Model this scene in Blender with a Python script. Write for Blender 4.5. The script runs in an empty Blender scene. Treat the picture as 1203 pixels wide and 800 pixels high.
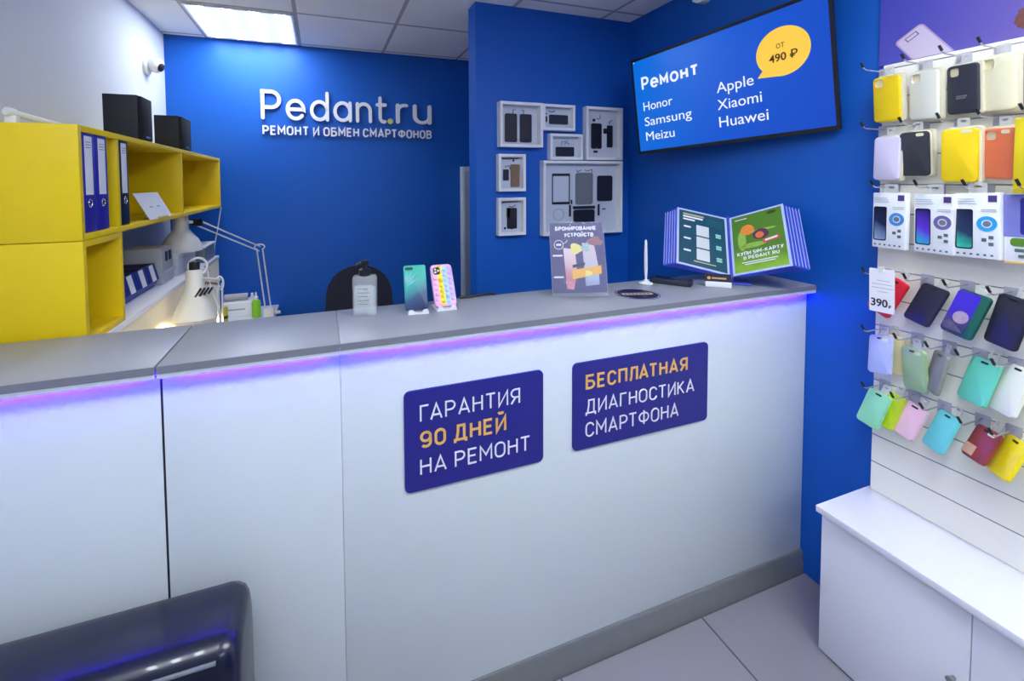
import bpy, bmesh, math, random
from mathutils import Vector, Matrix
random.seed(7)
S = bpy.context.scene
COL = S.collection
PI = math.pi

# ------------------------------------------------------------------ camera, world, exposure
W_PX, H_PX = 1203.0, 800.0
F, CX, CY = 506.2, 550.75, 235.1
CAM = Vector((-1.8626, -1.1846, 1.6321)); YAW, PITCH, ROLL = 0.3291, 0.0421, -0.0078
cam = bpy.data.cameras.new('camera'); camo = bpy.data.objects.new('camera', cam); COL.objects.link(camo)
cam.sensor_fit = 'HORIZONTAL'; cam.sensor_width = 36.0; cam.lens = F * 36.0 / W_PX
cam.shift_x = (W_PX / 2 - CX) / W_PX; cam.shift_y = (CY - H_PX / 2) / W_PX
cam.clip_start = 0.02
_f = Vector((math.sin(YAW) * math.cos(PITCH), math.cos(YAW) * math.cos(PITCH), -math.sin(PITCH)))
_r = Vector((math.cos(YAW), -math.sin(YAW), 0)); _u = _r.cross(_f)
_r2 = math.cos(ROLL) * _r + math.sin(ROLL) * _u; _u2 = -math.sin(ROLL) * _r + math.cos(ROLL) * _u
camo.matrix_world = Matrix((( _r2.x, _u2.x, -_f.x, CAM.x), (_r2.y, _u2.y, -_f.y, CAM.y), (_r2.z, _u2.z, -_f.z, CAM.z), (0, 0, 0, 1)))
S.camera = camo
S.view_settings.view_transform = 'Standard'; S.view_settings.look = 'None'
S.view_settings.exposure = 0.08; S.view_settings.gamma = 1.0; S.view_settings.use_curve_mapping = False
world = bpy.data.worlds.new('world'); S.world = world; world.use_nodes = True
bg = world.node_tree.nodes['Background']; bg.inputs[0].default_value = (0.86, 0.93, 1.0, 1); bg.inputs[1].default_value = 0.22
TUBE_POWER = 47.0       # ceiling light tubes
BACK_TUBE_POWER = 37.0
LED_POWER = 430.0         # violet strip under the counter top
DESK_LAMP_W = 8.0

# ------------------------------------------------------------------ room dimensions
ZC, YB, XL, YP, XP = 2.63, 2.2134, -2.834, 1.0993, -1.036
GX, GY, GP = -1.9884, 1.5749, 0.5934          # ceiling grid
HC = 1.21                                    # counter height
SX, SY = -0.023, -0.227                       # slatwall face / left edge
YFRONT = -4.2

# ------------------------------------------------------------------ materials
def lin(c):
    return tuple(((v / 255.0) / 12.92 if v / 255.0 <= 0.04045 else (((v / 255.0) + 0.055) / 1.055) ** 2.4) for v in c)
MATS = {}
def mat(name, rgb, rough=0.5, metal=0.0, var=0.04, scale=30.0, bump=0.0, spec=0.5, alpha=1.0, trans=0.0, coat=0.0, ior=1.45):
    if name in MATS: return MATS[name]
    m = bpy.data.materials.new(name); m.use_nodes = True; nt = m.node_tree
    b = nt.nodes['Principled BSDF']; c = lin(rgb)
    n = nt.nodes.new('ShaderNodeTexNoise'); n.inputs['Scale'].default_value = scale; n.inputs['Detail'].default_value = 3
    tc = nt.nodes.new('ShaderNodeTexCoord'); nt.links.new(tc.outputs['Object'], n.inputs['Vector'])
    mx = nt.nodes.new('ShaderNodeMix'); mx.data_type = 'RGBA'
    mx.inputs[6].default_value = (*[v * (1 - var) for v in c], 1); mx.inputs[7].default_value = (*[min(1, v * (1 + var)) for v in c], 1)
    nt.links.new(n.outputs[0], mx.inputs[0]); nt.links.new(mx.outputs[2], b.inputs['Base Color'])
    b.inputs['Roughness'].default_value = rough; b.inputs['Metallic'].default_value = metal
    b.inputs['Specular IOR Level'].default_value = spec; b.inputs['Alpha'].default_value = alpha
    b.inputs['Transmission Weight'].default_value = trans; b.inputs['Coat Weight'].default_value = coat; b.inputs['IOR'].default_value = ior
    if bump:
        bp = nt.nodes.new('ShaderNodeBump'); bp.inputs['Strength'].default_value = bump; bp.inputs['Distance'].default_value = 0.002
        nt.links.new(n.outputs[0], bp.inputs['Height']); nt.links.new(bp.outputs[0], b.inputs['Normal'])
    MATS[name] = m; return m
def emit(name, rgb, strength, bounce_rgb=(200, 200, 200)):
    if name in MATS: return MATS[name]
    m = bpy.data.materials.new(name); m.use_nodes = True; b = m.node_tree.nodes['Principled BSDF']
    b.inputs['Base Color'].default_value = (*lin(bounce_rgb), 1)
    b.inputs['Emission Color'].default_value = (*lin(rgb), 1); b.inputs['Emission Strength'].default_value = strength
    MATS[name] = m; return m
def grad(name, axis, stops, rough=0.4, emission=0.0, rot=0.0, coat=0.0):
    """print / paint whose own colour runs along a local axis (metres): stops = [(pos 0..1, rgb)], axis=(dir vector, offset, length)"""
    if name in MATS: return MATS[name]
    m = bpy.data.materials.new(name); m.use_nodes = True; nt = m.node_tree; b = nt.nodes['Principled BSDF']
    tc = nt.nodes.new('ShaderNodeTexCoord'); d = nt.nodes.new('ShaderNodeVectorMath'); d.operation = 'DOT_PRODUCT'
    nt.links.new(tc.outputs['Object'], d.inputs[0]); d.inputs[1].default_value = axis[0]
    ma = nt.nodes.new('ShaderNodeMath'); ma.operation = 'MULTIPLY_ADD'; nt.links.new(d.outputs['Value'], ma.inputs[0])
    ma.inputs[1].default_value = 1 / axis[2]; ma.inputs[2].default_value = -axis[1] / axis[2]
    nz = nt.nodes.new('ShaderNodeTexNoise'); nz.inputs['Scale'].default_value = 25; nt.links.new(tc.outputs['Object'], nz.inputs['Vector'])
    m2 = nt.nodes.new('ShaderNodeMath'); m2.operation = 'MULTIPLY_ADD'; nt.links.new(nz.outputs[0], m2.inputs[0]); m2.inputs[1].default_value = rot
    nt.links.new(ma.outputs[0], m2.inputs[2])
    r = nt.nodes.new('ShaderNodeValToRGB'); nt.links.new(m2.outputs[0], r.inputs[0])
    el = r.color_ramp.elements
    el[0].position, el[0].color = stops[0][0], (*lin(stops[0][1]), 1)
    el[1].position, el[1].color = stops[-1][0], (*lin(stops[-1][1]), 1)
    for p, c in stops[1:-1]:
        e = el.new(p); e.color = (*lin(c), 1)
    nt.links.new(r.outputs[0], b.inputs['Base Color']); b.inputs['Roughness'].default_value = rough; b.inputs['Coat Weight'].default_value = coat
    if emission:
        nt.links.new(r.outputs[0], b.inputs['Emission Color']); b.inputs['Emission Strength'].default_value = emission
    MATS[name] = m; return m
def grid_mat(name, rgb, line_rgb, ox, oy, pitch, halfw, rough, var=0.05, coat=0.0):
    m = bpy.data.materials.new(name); m.use_nodes = True; nt = m.node_tree; b = nt.nodes['Principled BSDF']
    tc = nt.nodes.new('ShaderNodeTexCoord'); sp = nt.nodes.new('ShaderNodeSeparateXYZ'); nt.links.new(tc.outputs['Object'], sp.inputs[0])
    def mth(op, a, v=None, v2=None):
        n = nt.nodes.new('ShaderNodeMath'); n.operation = op; nt.links.new(a, n.inputs[0])
        if v is not None:
            if hasattr(v, 'links'): nt.links.new(v, n.inputs[1])
            else: n.inputs[1].default_value = v
        return n.outputs[0]
    def dist(o, off):
        a = mth('DIVIDE', mth('SUBTRACT', o, off), pitch); f = mth('FRACT', mth('ADD', a, 0.5)); return mth('ABSOLUTE', mth('SUBTRACT', f, 0.5))
    d = mth('MINIMUM', dist(sp.outputs[0], ox), dist(sp.outputs[1], oy))
    ln = mth('LESS_THAN', d, halfw / pitch)
    nz = nt.nodes.new('ShaderNodeTexNoise'); nz.inputs['Scale'].default_value = 3; nz.inputs['Detail'].default_value = 6
    nt.links.new(tc.outputs['Object'], nz.inputs['Vector'])
    c = lin(rgb); mx = nt.nodes.new('ShaderNodeMix'); mx.data_type = 'RGBA'
    mx.inputs[6].default_value = (*[v * (1 - var) for v in c], 1); mx.inputs[7].default_value = (*[min(1, v * (1 + var)) for v in c], 1)
    nt.links.new(nz.outputs[0], mx.inputs[0])
    m2 = nt.nodes.new('ShaderNodeMix'); m2.data_type = 'RGBA'; nt.links.new(ln, m2.inputs[0]); nt.links.new(mx.outputs[2], m2.inputs[6])
    m2.inputs[7].default_value = (*lin(line_rgb), 1); nt.links.new(m2.outputs[2], b.inputs['Base Color'])
    bp = nt.nodes.new('ShaderNodeBump'); bp.inputs['Strength'].default_value = 0.4; bp.inputs['Distance'].default_value = 0.003; bp.invert = True
    nt.links.new(ln, bp.inputs['Height']); nt.links.new(bp.outputs[0], b.inputs['Normal'])
    b.inputs['Roughness'].default_value = rough; b.inputs['Coat Weight'].default_value = coat
    return m

M_BLUE = mat('blue_wall_paint', (0, 88, 188), 0.55, var=0.05, scale=3, bump=0.03)
M_WWALL = mat('white_wall_paint', (206, 211, 222), 0.7, var=0.02, scale=4, bump=0.03)
M_CEIL = grid_mat('ceiling_tiles', (244, 245, 244), (176, 178, 182), GX, GY, GP, 0.011, 0.8, 0.06)
M_FLOOR = grid_mat('floor_tiles', (146, 142, 147), (92, 90, 98), -0.552, 0.0, 0.6, 0.0035, 0.22, 0.06, 0.2)
M_PANEL = mat('white_laminate', (221, 229, 232), 0.28, var=0.015, scale=6)
M_TOP = mat('grey_worktop', (152, 155, 164), 0.38, var=0.05, scale=120)
M_EDGE = mat('grey_edge_band', (122, 124, 134), 0.45, var=0.03)
M_ALU = mat('brushed_aluminium', (150, 152, 150), 0.38, 0.6, var=0.08, scale=20)
M_WPL = mat('white_plastic', (232, 234, 238), 0.4, var=0.015)
M_LIP = mat('white_profile', (206, 208, 222), 0.45, var=0.015)
M_BLK = mat('black_plastic', (26, 27, 34), 0.4, var=0.08)
M_DARK = mat('dark_gap', (22, 22, 40), 0.7)
M_LED = emit('violet_led', (46, 0, 255), LED_POWER, (255, 255, 255))
M_WHITE = mat('white_lacquer', (240, 240, 248), 0.25, var=0.01, scale=5)
M_YEL = mat('yellow_board', (236, 204, 14), 0.45, var=0.03, scale=15)
M_NAVY = mat('navy_sign_board', (38, 38, 132), 0.5, var=0.03)
M_TXTW = mat('white_lettering', (238, 238, 246), 0.5, var=0.01)
M_TXTY = mat('orange_lettering', (240, 186, 96), 0.5, var=0.02)
M_FRAME = mat('white_frame', (236, 238, 242), 0.45, var=0.01)
M_MOUNT = mat('pale_mount', (200, 208, 224), 0.7, var=0.03)
M_COMP = mat('phone_component_black', (34, 34, 48), 0.35, var=0.25, scale=90)
M_COMPG = mat('phone_component_grey', (120, 122, 132), 0.5, var=0.25, scale=120)
M_COMPB = mat('phone_component_brown', (128, 104, 86), 0.5, var=0.4, scale=150)
M_WIRE = mat('chrome_wire', (205, 206, 212), 0.25, 0.85, var=0.02)
M_CLEAR = mat('clear_plastic', (238, 238, 232), 0.2, var=0.01, alpha=0.42)
M_PACK = mat('frosted_package', (240, 234, 206), 0.35, var=0.02, alpha=0.75)
M_ACR = mat('acrylic', (236, 240, 248), 0.08, var=0.0, alpha=0.07)
M_GROOVE = mat('grey_groove', (140, 138, 150), 0.5, var=0.04)

# ------------------------------------------------------------------ mesh helpers
def B(): return bmesh.new()
def box(bm, x0, x1, y0, y1, z0, z1, bev=0.0, seg=2):
    r = bmesh.ops.create_cube(bm, size=1.0)
    bmesh.ops.scale(bm, vec=(x1 - x0, y1 - y0, z1 - z0), verts=r['verts'])
    bmesh.ops.translate(bm, vec=((x0 + x1) / 2, (y0 + y1) / 2, (z0 + z1) / 2), verts=r['verts'])
    if bev:
        ed = list({e for v in r['verts'] for e in v.link_edges})
        bmesh.ops.bevel(bm, geom=ed, offset=bev, segments=seg, profile=0.5, affect='EDGES')
    return bm
def rrect(w, h, r, n=6, cx=0.0, cz=0.0):
    r = max(1e-5, min(r, w / 2 - 1e-5, h / 2 - 1e-5)); pts = []
    for (sx, sz, a0) in ((1, 1, 0), (-1, 1, 90), (-1, -1, 180), (1, -1, 270)):
        for k in range(n + 1):
            a = math.radians(a0 + 90.0 * k / n)
            pts.append((cx + sx * (w / 2 - r) + r * math.cos(a), cz + sz * (h / 2 - r) + r * math.sin(a)))
    return pts
def circ(r, n=28, cx=0.0, cz=0.0, ry=None):
    ry = r if ry is None else ry
    return [(cx + r * math.cos(2 * PI * k / n), cz + ry * math.sin(2 * PI * k / n)) for k in range(n)]
def prism(bm, pts, y0, y1, holes=(), axis='y'):
    """outline in local x,z swept along local y from y0 (viewer side) to y1"""
    loops = [pts] + list(holes); P = {'y': lambda a, b, c: (a, c, b), 'z': lambda a, b, c: (a, b, c), 'x': lambda a, b, c: (c, a, b)}[axis]
    for y, flip in ((y0, False), (y1, True)):
        es = []
        for lp in loops:
            vs = [bm.verts.new(P(a, b, y)) for a, b in lp]
            es += [bm.edges.new((vs[i], vs[(i + 1) % len(vs)])) for i in range(len(vs))]
        if holes: bmesh.ops.triangle_fill(bm, use_beauty=True, edges=es)
        else: bm.faces.new([e.verts[0] for e in es])
    for lp in loops:
        n = len(lp)
        for i in range(n):
            a, b = lp[i], lp[(i + 1) % n]
            bm.faces.new([bm.verts.new(P(a[0], a[1], y0)), bm.verts.new(P(b[0], b[1], y0)), bm.verts.new(P(b[0], b[1], y1)), bm.verts.new(P(a[0], a[1], y1))])
    bmesh.ops.remove_doubles(bm, verts=bm.verts, dist=1e-6)
    return bm
def shell(bm, w, h, r, d, edge=0.003, holes=(), cx=0.0, cz=0.0, back_open=False):
    """rounded plate: front at y=0, back at y=d, soft front rim"""
    lay = [(0.0, edge, None), (edge * .3, edge * .3, None), (edge, 0.0, None), (d, 0.0, None)]
    rings = []
    for y, ins, _ in lay:
        rings.append([bm.verts.new((a, y, b)) for a, b in rrect(w - 2 * ins, h - 2 * ins, max(r - ins, 0.0005), 6, cx, cz)])
    n = len(rings[0])
    for a, b in zip(rings[:-1], rings[1:]):
        for i in range(n): bm.faces.new((a[i], a[(i + 1) % n], b[(i + 1) % n], b[i]))
    es = [bm.edges.get((rings[0][i], rings[0][(i + 1) % n])) for i in range(n)]
    hv = []
    for lp in holes:
        vs = [bm.verts.new((a, 0, b)) for a, b in lp]; hv.append(vs)
        es += [bm.edges.new((vs[i], vs[(i + 1) % len(vs)])) for i in range(len(vs))]
    if holes:
        bmesh.ops.triangle_fill(bm, use_beauty=True, edges=es)
        for vs in hv:
            v2 = [bm.verts.new((v.co.x, d, v.co.z)) for v in vs]
            for i in range(len(vs)): bm.faces.new((vs[i], vs[(i + 1) % len(vs)], v2[(i + 1) % len(vs)], v2[i]))
    else: bm.faces.new(rings[0])
    if not back_open: bm.faces.new(list(reversed(rings[-1]))) if not holes else None
    if holes:
        eb = [bm.edges.get((rings[-1][i], rings[-1][(i + 1) % n])) for i in range(n)]
        for vs in hv:
            pass
    return bm
def tube(bm, pts, r, n=8, cap=True, closed=False):
    pts = [Vector(p) for p in pts]; rings = []; m = len(pts)
    rr = r if isinstance(r, (list, tuple)) else [r] * m
    t0 = (pts[1] - pts[0]).normalized(); ref = Vector((0, 0, 1)) if abs(t0.z) < 0.9 else Vector((1, 0, 0))
    u = t0.cross(ref).normalized()
    for i, p in enumerate(pts):
        if closed: t = (pts[(i + 1) % m] - pts[i - 1]).normalized()
        else: t = (pts[min(i + 1, m - 1)] - pts[max(i - 1, 0)]).normalized()
        u = (u - t * u.dot(t)).normalized(); v = t.cross(u)
        rings.append([bm.verts.new(p + rr[i] * (math.cos(2 * PI * k / n) * u + math.sin(2 * PI * k / n) * v)) for k in range(n)])
    for i in range(m if closed else m - 1):
        a, b = rings[i], rings[(i + 1) % m]
        for k in range(n): bm.faces.new((a[k], a[(k + 1) % n], b[(k + 1) % n], b[k]))
    if cap and not closed: bm.faces.new(list(reversed(rings[0]))); bm.faces.new(rings[-1])
    return bm
def lathe(bm, prof, n=24, M=None, cap=True):
    """prof = [(r, z)] turned about local z, then placed by M"""
    M = M or Matrix.Identity(4); rings = []
    for r, z in prof: rings.append([bm.verts.new(M @ Vector((max(r, 1e-4) * math.cos(2 * PI * k / n), max(r, 1e-4) * math.sin(2 * PI * k / n), z))) for k in range(n)])
    for a, b in zip(rings[:-1], rings[1:]):
        for k in range(n): bm.faces.new((a[k], a[(k + 1) % n], b[(k + 1) % n], b[k]))
    if cap: bm.faces.new(list(reversed(rings[0]))); bm.faces.new(rings[-1])
    return bm
def aim(p, d):
    d = Vector(d).normalized(); return Matrix.Translation(Vector(p)) @ d.to_track_quat('Z', 'Y').to_matrix().to_4x4()
def obj(name, bm, material, parent=None, smooth=True, label=None):
    bmesh.ops.recalc_face_normals(bm, faces=bm.faces)
    me = bpy.data.meshes.new(name); bm.to_mesh(me); bm.free(); me.materials.append(material)
    o = bpy.data.objects.new(name, me); COL.objects.link(o)
    if smooth:
        me.polygons.foreach_set('use_smooth', [True] * len(me.polygons))
        try: me.set_sharp_from_angle(angle=math.radians(38))
        except Exception: pass
    if parent is not None: o.parent = parent
    if label: o['label'] = label
    return o
def thing(name, label, cat, loc=(0, 0, 0), rz=0.0, group=None, R=None):
    o = bpy.data.objects.new(name, None); o.empty_display_size = 0.05; COL.objects.link(o)
    M = R.to_4x4() if R is not None else Matrix.Rotation(rz, 4, 'Z')
    M.translation = Vector(loc); o.matrix_world = M
    o['label'] = label; o['category'] = cat
    if group: o['group'] = group
    return o
def tag(o, label, cat, group=None):
    o['label'] = label; o['category'] = cat
    if group: o['group'] = group
    return o
def struct(name, bm, m, parent=None):
    o = obj(name, bm, m, parent, smooth=False)
    if parent is None: o['kind'] = 'structure'
    return o
_tx = {}
def text_pts(body, bold=0.0):
    """outlines of a line of text as a flat mesh -> verts, faces, bbox"""
    key = (body, bold)
    if key not in _tx:
        cu = bpy.data.curves.new('t', 'FONT'); cu.body = body; cu.size = 1.0; cu.resolution_u = 4; cu.offset = bold; cu.fill_mode = 'FRONT'
        o = bpy.data.objects.new('t', cu); COL.objects.link(o)
        dg = bpy.context.evaluated_depsgraph_get(); me = bpy.data.meshes.new_from_object(o.evaluated_get(dg))
        v = [p.co.copy() for p in me.vertices]; f = [list(p.vertices) for p in me.polygons]
        bpy.data.objects.remove(o); bpy.data.curves.remove(cu); bpy.data.meshes.remove(me)
        xs = [p.x for p in v]; ys = [p.y for p in v]
        _tx[key] = (v, f, (min(xs), min(ys), max(xs), max(ys)))
    return _tx[key]
def text_bm(bm, body, x, z, w, h, y=0.0, bold=0.0, depth=0.0008, keep=None):
    """write body so its bounding box fills x..x+w, z..z+h in the local x-z plane, face at y (towards -y), depth behind"""
    v, f, (a0, b0, a1, b1) = text_pts(body, bold)
    sx = w / (a1 - a0); sz = h / (b1 - b0) if h else sx
    fr = [bm.verts.new((x + (p.x - a0) * sx, y, z + (p.y - b0) * sz)) for p in v]
    faces = [bm.faces.new([fr[i] for i in q]) for q in f]
    if depth:
        bnd = [e for q in faces for e in q.edges if len(e.link_faces) == 1]
        r = bmesh.ops.extrude_edge_only(bm, edges=list(set(bnd)))
        bmesh.ops.translate(bm, vec=(0, depth, 0), verts=[g for g in r['geom'] if isinstance(g, bmesh.types.BMVert)])
    return bm
def lettering(parent, body, x, z, w, h, m, y=-0.001, bold=0.0, depth=0.0009, name='lettering', label=None):
    return obj(name, text_bm(B(), body, x, z, w, h, y, bold, depth), m, parent, smooth=False, label=label)
def flat(parent, name, pts, m, y0, y1, label=None):
    return obj(name, prism(B(), pts, y0, y1), m, parent, smooth=False, label=label)

# stroke lettering: every glyph is a set of centre lines on a cap height of 1
def _arc(cx, cy, rx, ry, a0, a1, n=10): return [(cx + rx * math.cos(math.radians(a0 + (a1 - a0) * k / n)), cy + ry * math.sin(math.radians(a0 + (a1 - a0) * k / n))) for k in range(n + 1)]
def _oo(w, h, r, cx, cy): p = rrect(w, h, r, 7, cx, cy); return p + [p[0], p[1]]
_bowl = lambda x, r, cy: _arc(x, cy, r, r, 90, -90)
GL = {
 'А': [[(0, 0), (.33, 1), (.66, 0)], [(.10, .28), (.56, .28)]],
 'Б': [[(.55, 1), (0, 1), (0, 0)] + [(.30, 0)] + _arc(.30, .285, .285, .285, -90, 90) + [(0, .57)]],
 'В': [[(.3, .54), (0, .54), (0, 1)] + _arc(.28, .77, .24, .23, 90, -90), [(0, .54), (0, 0)] + _arc(.30, .27, .27, .27, -90, 90)],
 'Г': [[(0, 0), (0, 1), (.48, 1)]],
 'Д': [[(0, -.19), (0, 0), (.72, 0), (.72, -.19)], [(.10, 0), (.19, .6), (.20, 1), (.60, 1), (.60, 0)]],
 'Е': [[(.50, 1), (0, 1), (0, 0), (.50, 0)], [(0, .52), (.44, .52)]],
 'И': [[(0, 1), (0, 0), (.58, 1), (.58, 0)]],
 'Й': [[(0, 1), (0, 0), (.58, 1), (.58, 0)], [(.13, 1.40), (.20, 1.30), (.38, 1.30), (.45, 1.40)]],
 'К': [[(0, 0), (0, 1)], [(.52, 1), (.05, .46)], [(.17, .58), (.55, 0)], [(0, .5), (.08, .5)]],
 'Л': [[(-.03, 0), (.05, .03), (.10, .25), (.14, 1), (.58, 1), (.58, 0)]],
 'М': [[(0, 0), (0, 1), (.36, .36), (.72, 1), (.72, 0)]],
 'Н': [[(0, 0), (0, 1)], [(.58, 0), (.58, 1)], [(0, .52), (.58, .52)]],
 'О': [_oo(.62, 1, .30, .31, .5)],
 'П': [[(0, 0), (0, 1), (.58, 1), (.58, 0)]],
 'Р': [[(0, 0), (0, 1), (.28, 1)] + _bowl(.28, .28, .72) + [(0, .44)]],
 'С': [_arc(.30, .70, .29, .30, 10, 180) + _arc(.30, .30, .29, .30, 180, 350)],
 'Т': [[(0, 1), (.60, 1)], [(.30, 0), (.30, 1)]],
 'У': [[(0, 1), (.27, .30)], [(.56, 1), (.24, .18), (.12, 0), (0, 0)]],
 'Ф': [_oo(.80, .66, .32, .40, .52), [(.40, -.03), (.40, 1.03)]],
 'Я': [[(.56, 0), (.56, 1), (.28, 1)] + _arc(.28, .72, .28, .28, 90, 270) + [(.56, .44)], [(.30, .44), (0, 0)]],
 '0': [_oo(.56, 1, .28, .28, .5)],
 '9': [_oo(.56, .60, .28, .28, .70), [(.56, .70), (.56, .30)] + _arc(.28, .28, .28, .28, 0, -140, 8)],
 '4': [[(.44, .62), (.44, 0)], [(.30, 1), (0, .24), (.60, .24)]],
 'P': [[(0, 0), (0, 1), (.32, 1)] + _bowl(.32, .30, .70) + [(0, .40)]],
 'e': [[(.03, .36), (.60, .36)] + _arc(.31, .35, .31, .35, 0, 320, 22)],
 'd': [_arc(.31, .35, .31, .35, 0, 372, 24), [(.62, 0), (.62, 1.04)]],
 'a': [_arc(.31, .35, .31, .35, 0, 372, 24), [(.62, 0), (.62, .70)]],
 'n': [[(0, 0), (0, .70)], _arc(.27, .42, .27, .28, 180, 0, 14) + [(.54, 0)]],
 't': [[(.12, .98), (.12, .18)] + _arc(.27, .18, .15, .18, 180, 290, 8), [(0, .70), (.34, .70)]],
 'r': [[(0, 0), (0, .70)], _arc(.24, .44, .24, .26, 180, 75, 10)],
 'u': [[(0, .70), (0, .28)] + _arc(.27, .28, .27, .28, 180, 360, 14), [(.54, 0), (.54, .70)]],
 'S': [_arc(.28, .74, .28, .26, 30, 270, 12) + _arc(.28, .24, .28, .24, 90, -150, 12)], 'I': [[(0, 0), (0, 1)]], '-': [[(0, .45), (.30, .45)]], '.': [[(0, 0), (0, .06)]],
 'D': [[(0, 0), (0, 1), (.26, 1)] + _arc(.26, .5, .32, .5, 90, -90) + [(0, 0)]], 'N': [[(0, 0), (0, 1), (.56, 0), (.56, 1)]], 'U': [[(0, 1), (0, .28)] + _arc(.28, .28, .28, .28, 180, 360, 12) + [(.56, 1)]],
 'R': [[(0, 0), (0, 1), (.28, 1)] + _bowl(.28, .28, .72) + [(0, .44)], [(.28, .44), (.56, 0)]], 'E': [[(.50, 1), (0, 1), (0, 0), (.50, 0)], [(0, .52), (.44, .52)]], 'A': [[(0, 0), (.33, 1), (.66, 0)], [(.10, .28), (.56, .28)]], 'T': [[(0, 1), (.60, 1)], [(.30, 0), (.30, 1)]], 'M': [[(0, 0), (0, 1), (.36, .36), (.72, 1), (.72, 0)]],
 'м': [[(0, 0), (0, .70), (.30, .26), (.60, .70), (.60, 0)]], 'о': [_arc(.30, .35, .30, .35, 0, 375, 24)],
 'н': [[(0, 0), (0, .70)], [(.48, 0), (.48, .70)], [(0, .36), (.48, .36)]], 'т': [[(0, .70), (.52, .70)], [(.26, 0), (.26, .70)]],
 'е': [[(.03, .36), (.58, .36)] + _arc(.30, .35, .30, .35, 0, 320, 22)],
}
STEP = .00012
def stroke_bm(body, x, z, w, h, y, t, depth, gap=.17, caps=False):
    b = B(); pen = 0.0; quads = []; hw = t / 2; lay = 0
    prev = ''
    for chh in body:
        pen -= {'АТ': .13, 'ТА': .10, 'РТ': .07, 'ГА': .12, 'ТН': 0, 'СТ': .04, 'ЛА': .06}.get(prev + chh, 0); prev = chh
        if chh == ' ': pen += .34; continue
        g = GL[chh]; wd = max(p[0] for l in g for p in l)
        for l in g:
            lay = (lay + 1) % 4
            pts = [(p[0] + pen, p[1]) for p in l]; pts = [p for i, p in enumerate(pts) if i == 0 or math.dist(p, pts[i - 1]) > 1e-4]
            L, R = [], []; n = len(pts)
            for i, p in enumerate(pts):
                d0 = (pts[i][0] - pts[i - 1][0], pts[i][1] - pts[i - 1][1]) if i else None; d1 = (pts[i + 1][0] - p[0], pts[i + 1][1] - p[1]) if i < n - 1 else None
                nn = lambda d: (-d[1] / math.hypot(*d), d[0] / math.hypot(*d))
                if d0 is None: m_ = nn(d1); k = 1
                elif d1 is None: m_ = nn(d0); k = 1
                else:
                    a, c = nn(d0), nn(d1); m_ = (a[0] + c[0], a[1] + c[1]); q = math.hypot(*m_) or 1e-6; m_ = (m_[0] / q, m_[1] / q); k = min(1 / max(.30, m_[0] * a[0] + m_[1] * a[1]), 2.6)
                L.append((p[0] + m_[0] * hw * k, p[1] + m_[1] * hw * k)); R.append((p[0] - m_[0] * hw * k, p[1] - m_[1] * hw * k))
            for i in range(n - 1): quads.append(([L[i], R[i], R[i + 1], L[i + 1]], lay * 2))
            if caps:
                for p in (pts[0], pts[-1]): quads.append((circ(hw, 12, p[0], p[1]), lay * 2 + 1))
        pen += wd + t + gap
    xs = [p[0] for q, _ in quads for p in q]; a0, a1 = min(xs), max(xs)
    sx = w / (a1 - a0); sz = h / (1 + t)
    V = lambda p, yy: b.verts.new((x + (p[0] - a0) * sx, yy, z + (p[1] + t / 2) * sz))
    for q, e in quads:
        f = [V(p, y - e * STEP) for p in q]; k = [V(p, y + depth) for p in q]; b.faces.new(f); m = len(q)
        for i in range(m): b.faces.new((f[i], k[i], k[(i + 1) % m], f[(i + 1) % m]))
    return b
def strokes(parent, body, x, z, w, h, m, y, t, depth=.0012, gap=.17, caps=False):
    """x, z, w, h: left, base line, width and cap height"""
    return obj('lettering', stroke_bm(body, x, z, w, h, y, t, depth, gap, caps), m, parent, smooth=False)

# ------------------------------------------------------------------ setting
struct('floor', box(B(), XL - .2, 0.3, YFRONT, YB + .3, -0.06, 0), M_FLOOR)
struct('ceiling', box(B(), XL - .2, 0.3, YFRONT, YB + .3, ZC, ZC + .06), M_CEIL)
struct('wall_left', box(B(), XL - .12, XL, YFRONT, YB + .12, 0, ZC), M_WWALL)
struct('wall_back', box(B(), XL, 0.0, YB, YB + .12, 0, ZC), M_BLUE)
struct('wall_right', box(B(), 0.0, .12, YFRONT, YB + .12, 0, ZC), M_BLUE)
struct('wall_partition', box(B(), XP, 0.0, YP, YP + .12, 0, ZC), M_BLUE)

# ------------------------------------------------------------------ ceiling lights
M_TUBE = emit('light_tube', (238, 246, 255), TUBE_POWER)
M_DIFF = emit('light_diffuser', (226, 236, 250), 0.85)
M_TUBEB = emit('light_tube_back', (238, 246, 255), BACK_TUBE_POWER)
def ceiling_light(i, j, label, tube_m=None):
    x0, y0 = GX + i * GP + .012, GY + j * GP + .012; w = GP - .024
    t = thing('ceiling_light', label, 'light', (x0 + w / 2, y0 + w / 2, ZC - .004), group=None)
    f = B(); h = w / 2
    for a in ((-h, h, -h, -h + .012), (-h, h, h - .012, h), (-h, -h + .012, -h + .012, h - .012), (h - .012, h, -h + .012, h - .012)): box(f, a[0], a[1], a[2], a[3], -.008, .004)
    obj('frame', f, M_WPL, t, False)
    obj('diffuser', box(B(), -h + .012, h - .012, -h + .012, h - .012, -.003, .003), M_DIFF, t, False)
    for k in range(4):
        cx = -w / 2 + w * (k + .5) / 4
        obj('tube', box(B(), cx - .027, cx + .027, -h + .03, h - .014, -.0055, -.0031), tube_m or M_TUBE, t, False)
ceiling_light(-1, 0, 'square four-tube ceiling light against the blue back wall, left corner', M_TUBEB)
ceiling_light(1, -5, 'square ceiling light above the customer side of the counter, middle of the room')
ceiling_light(2, -5, 'square ceiling light above the customer side, nearest the display panel')
ceiling_light(-1, -5, 'square ceiling light above the dark sofa')
ceiling_light(1, -8, 'square ceiling light near the shop entrance')

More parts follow.
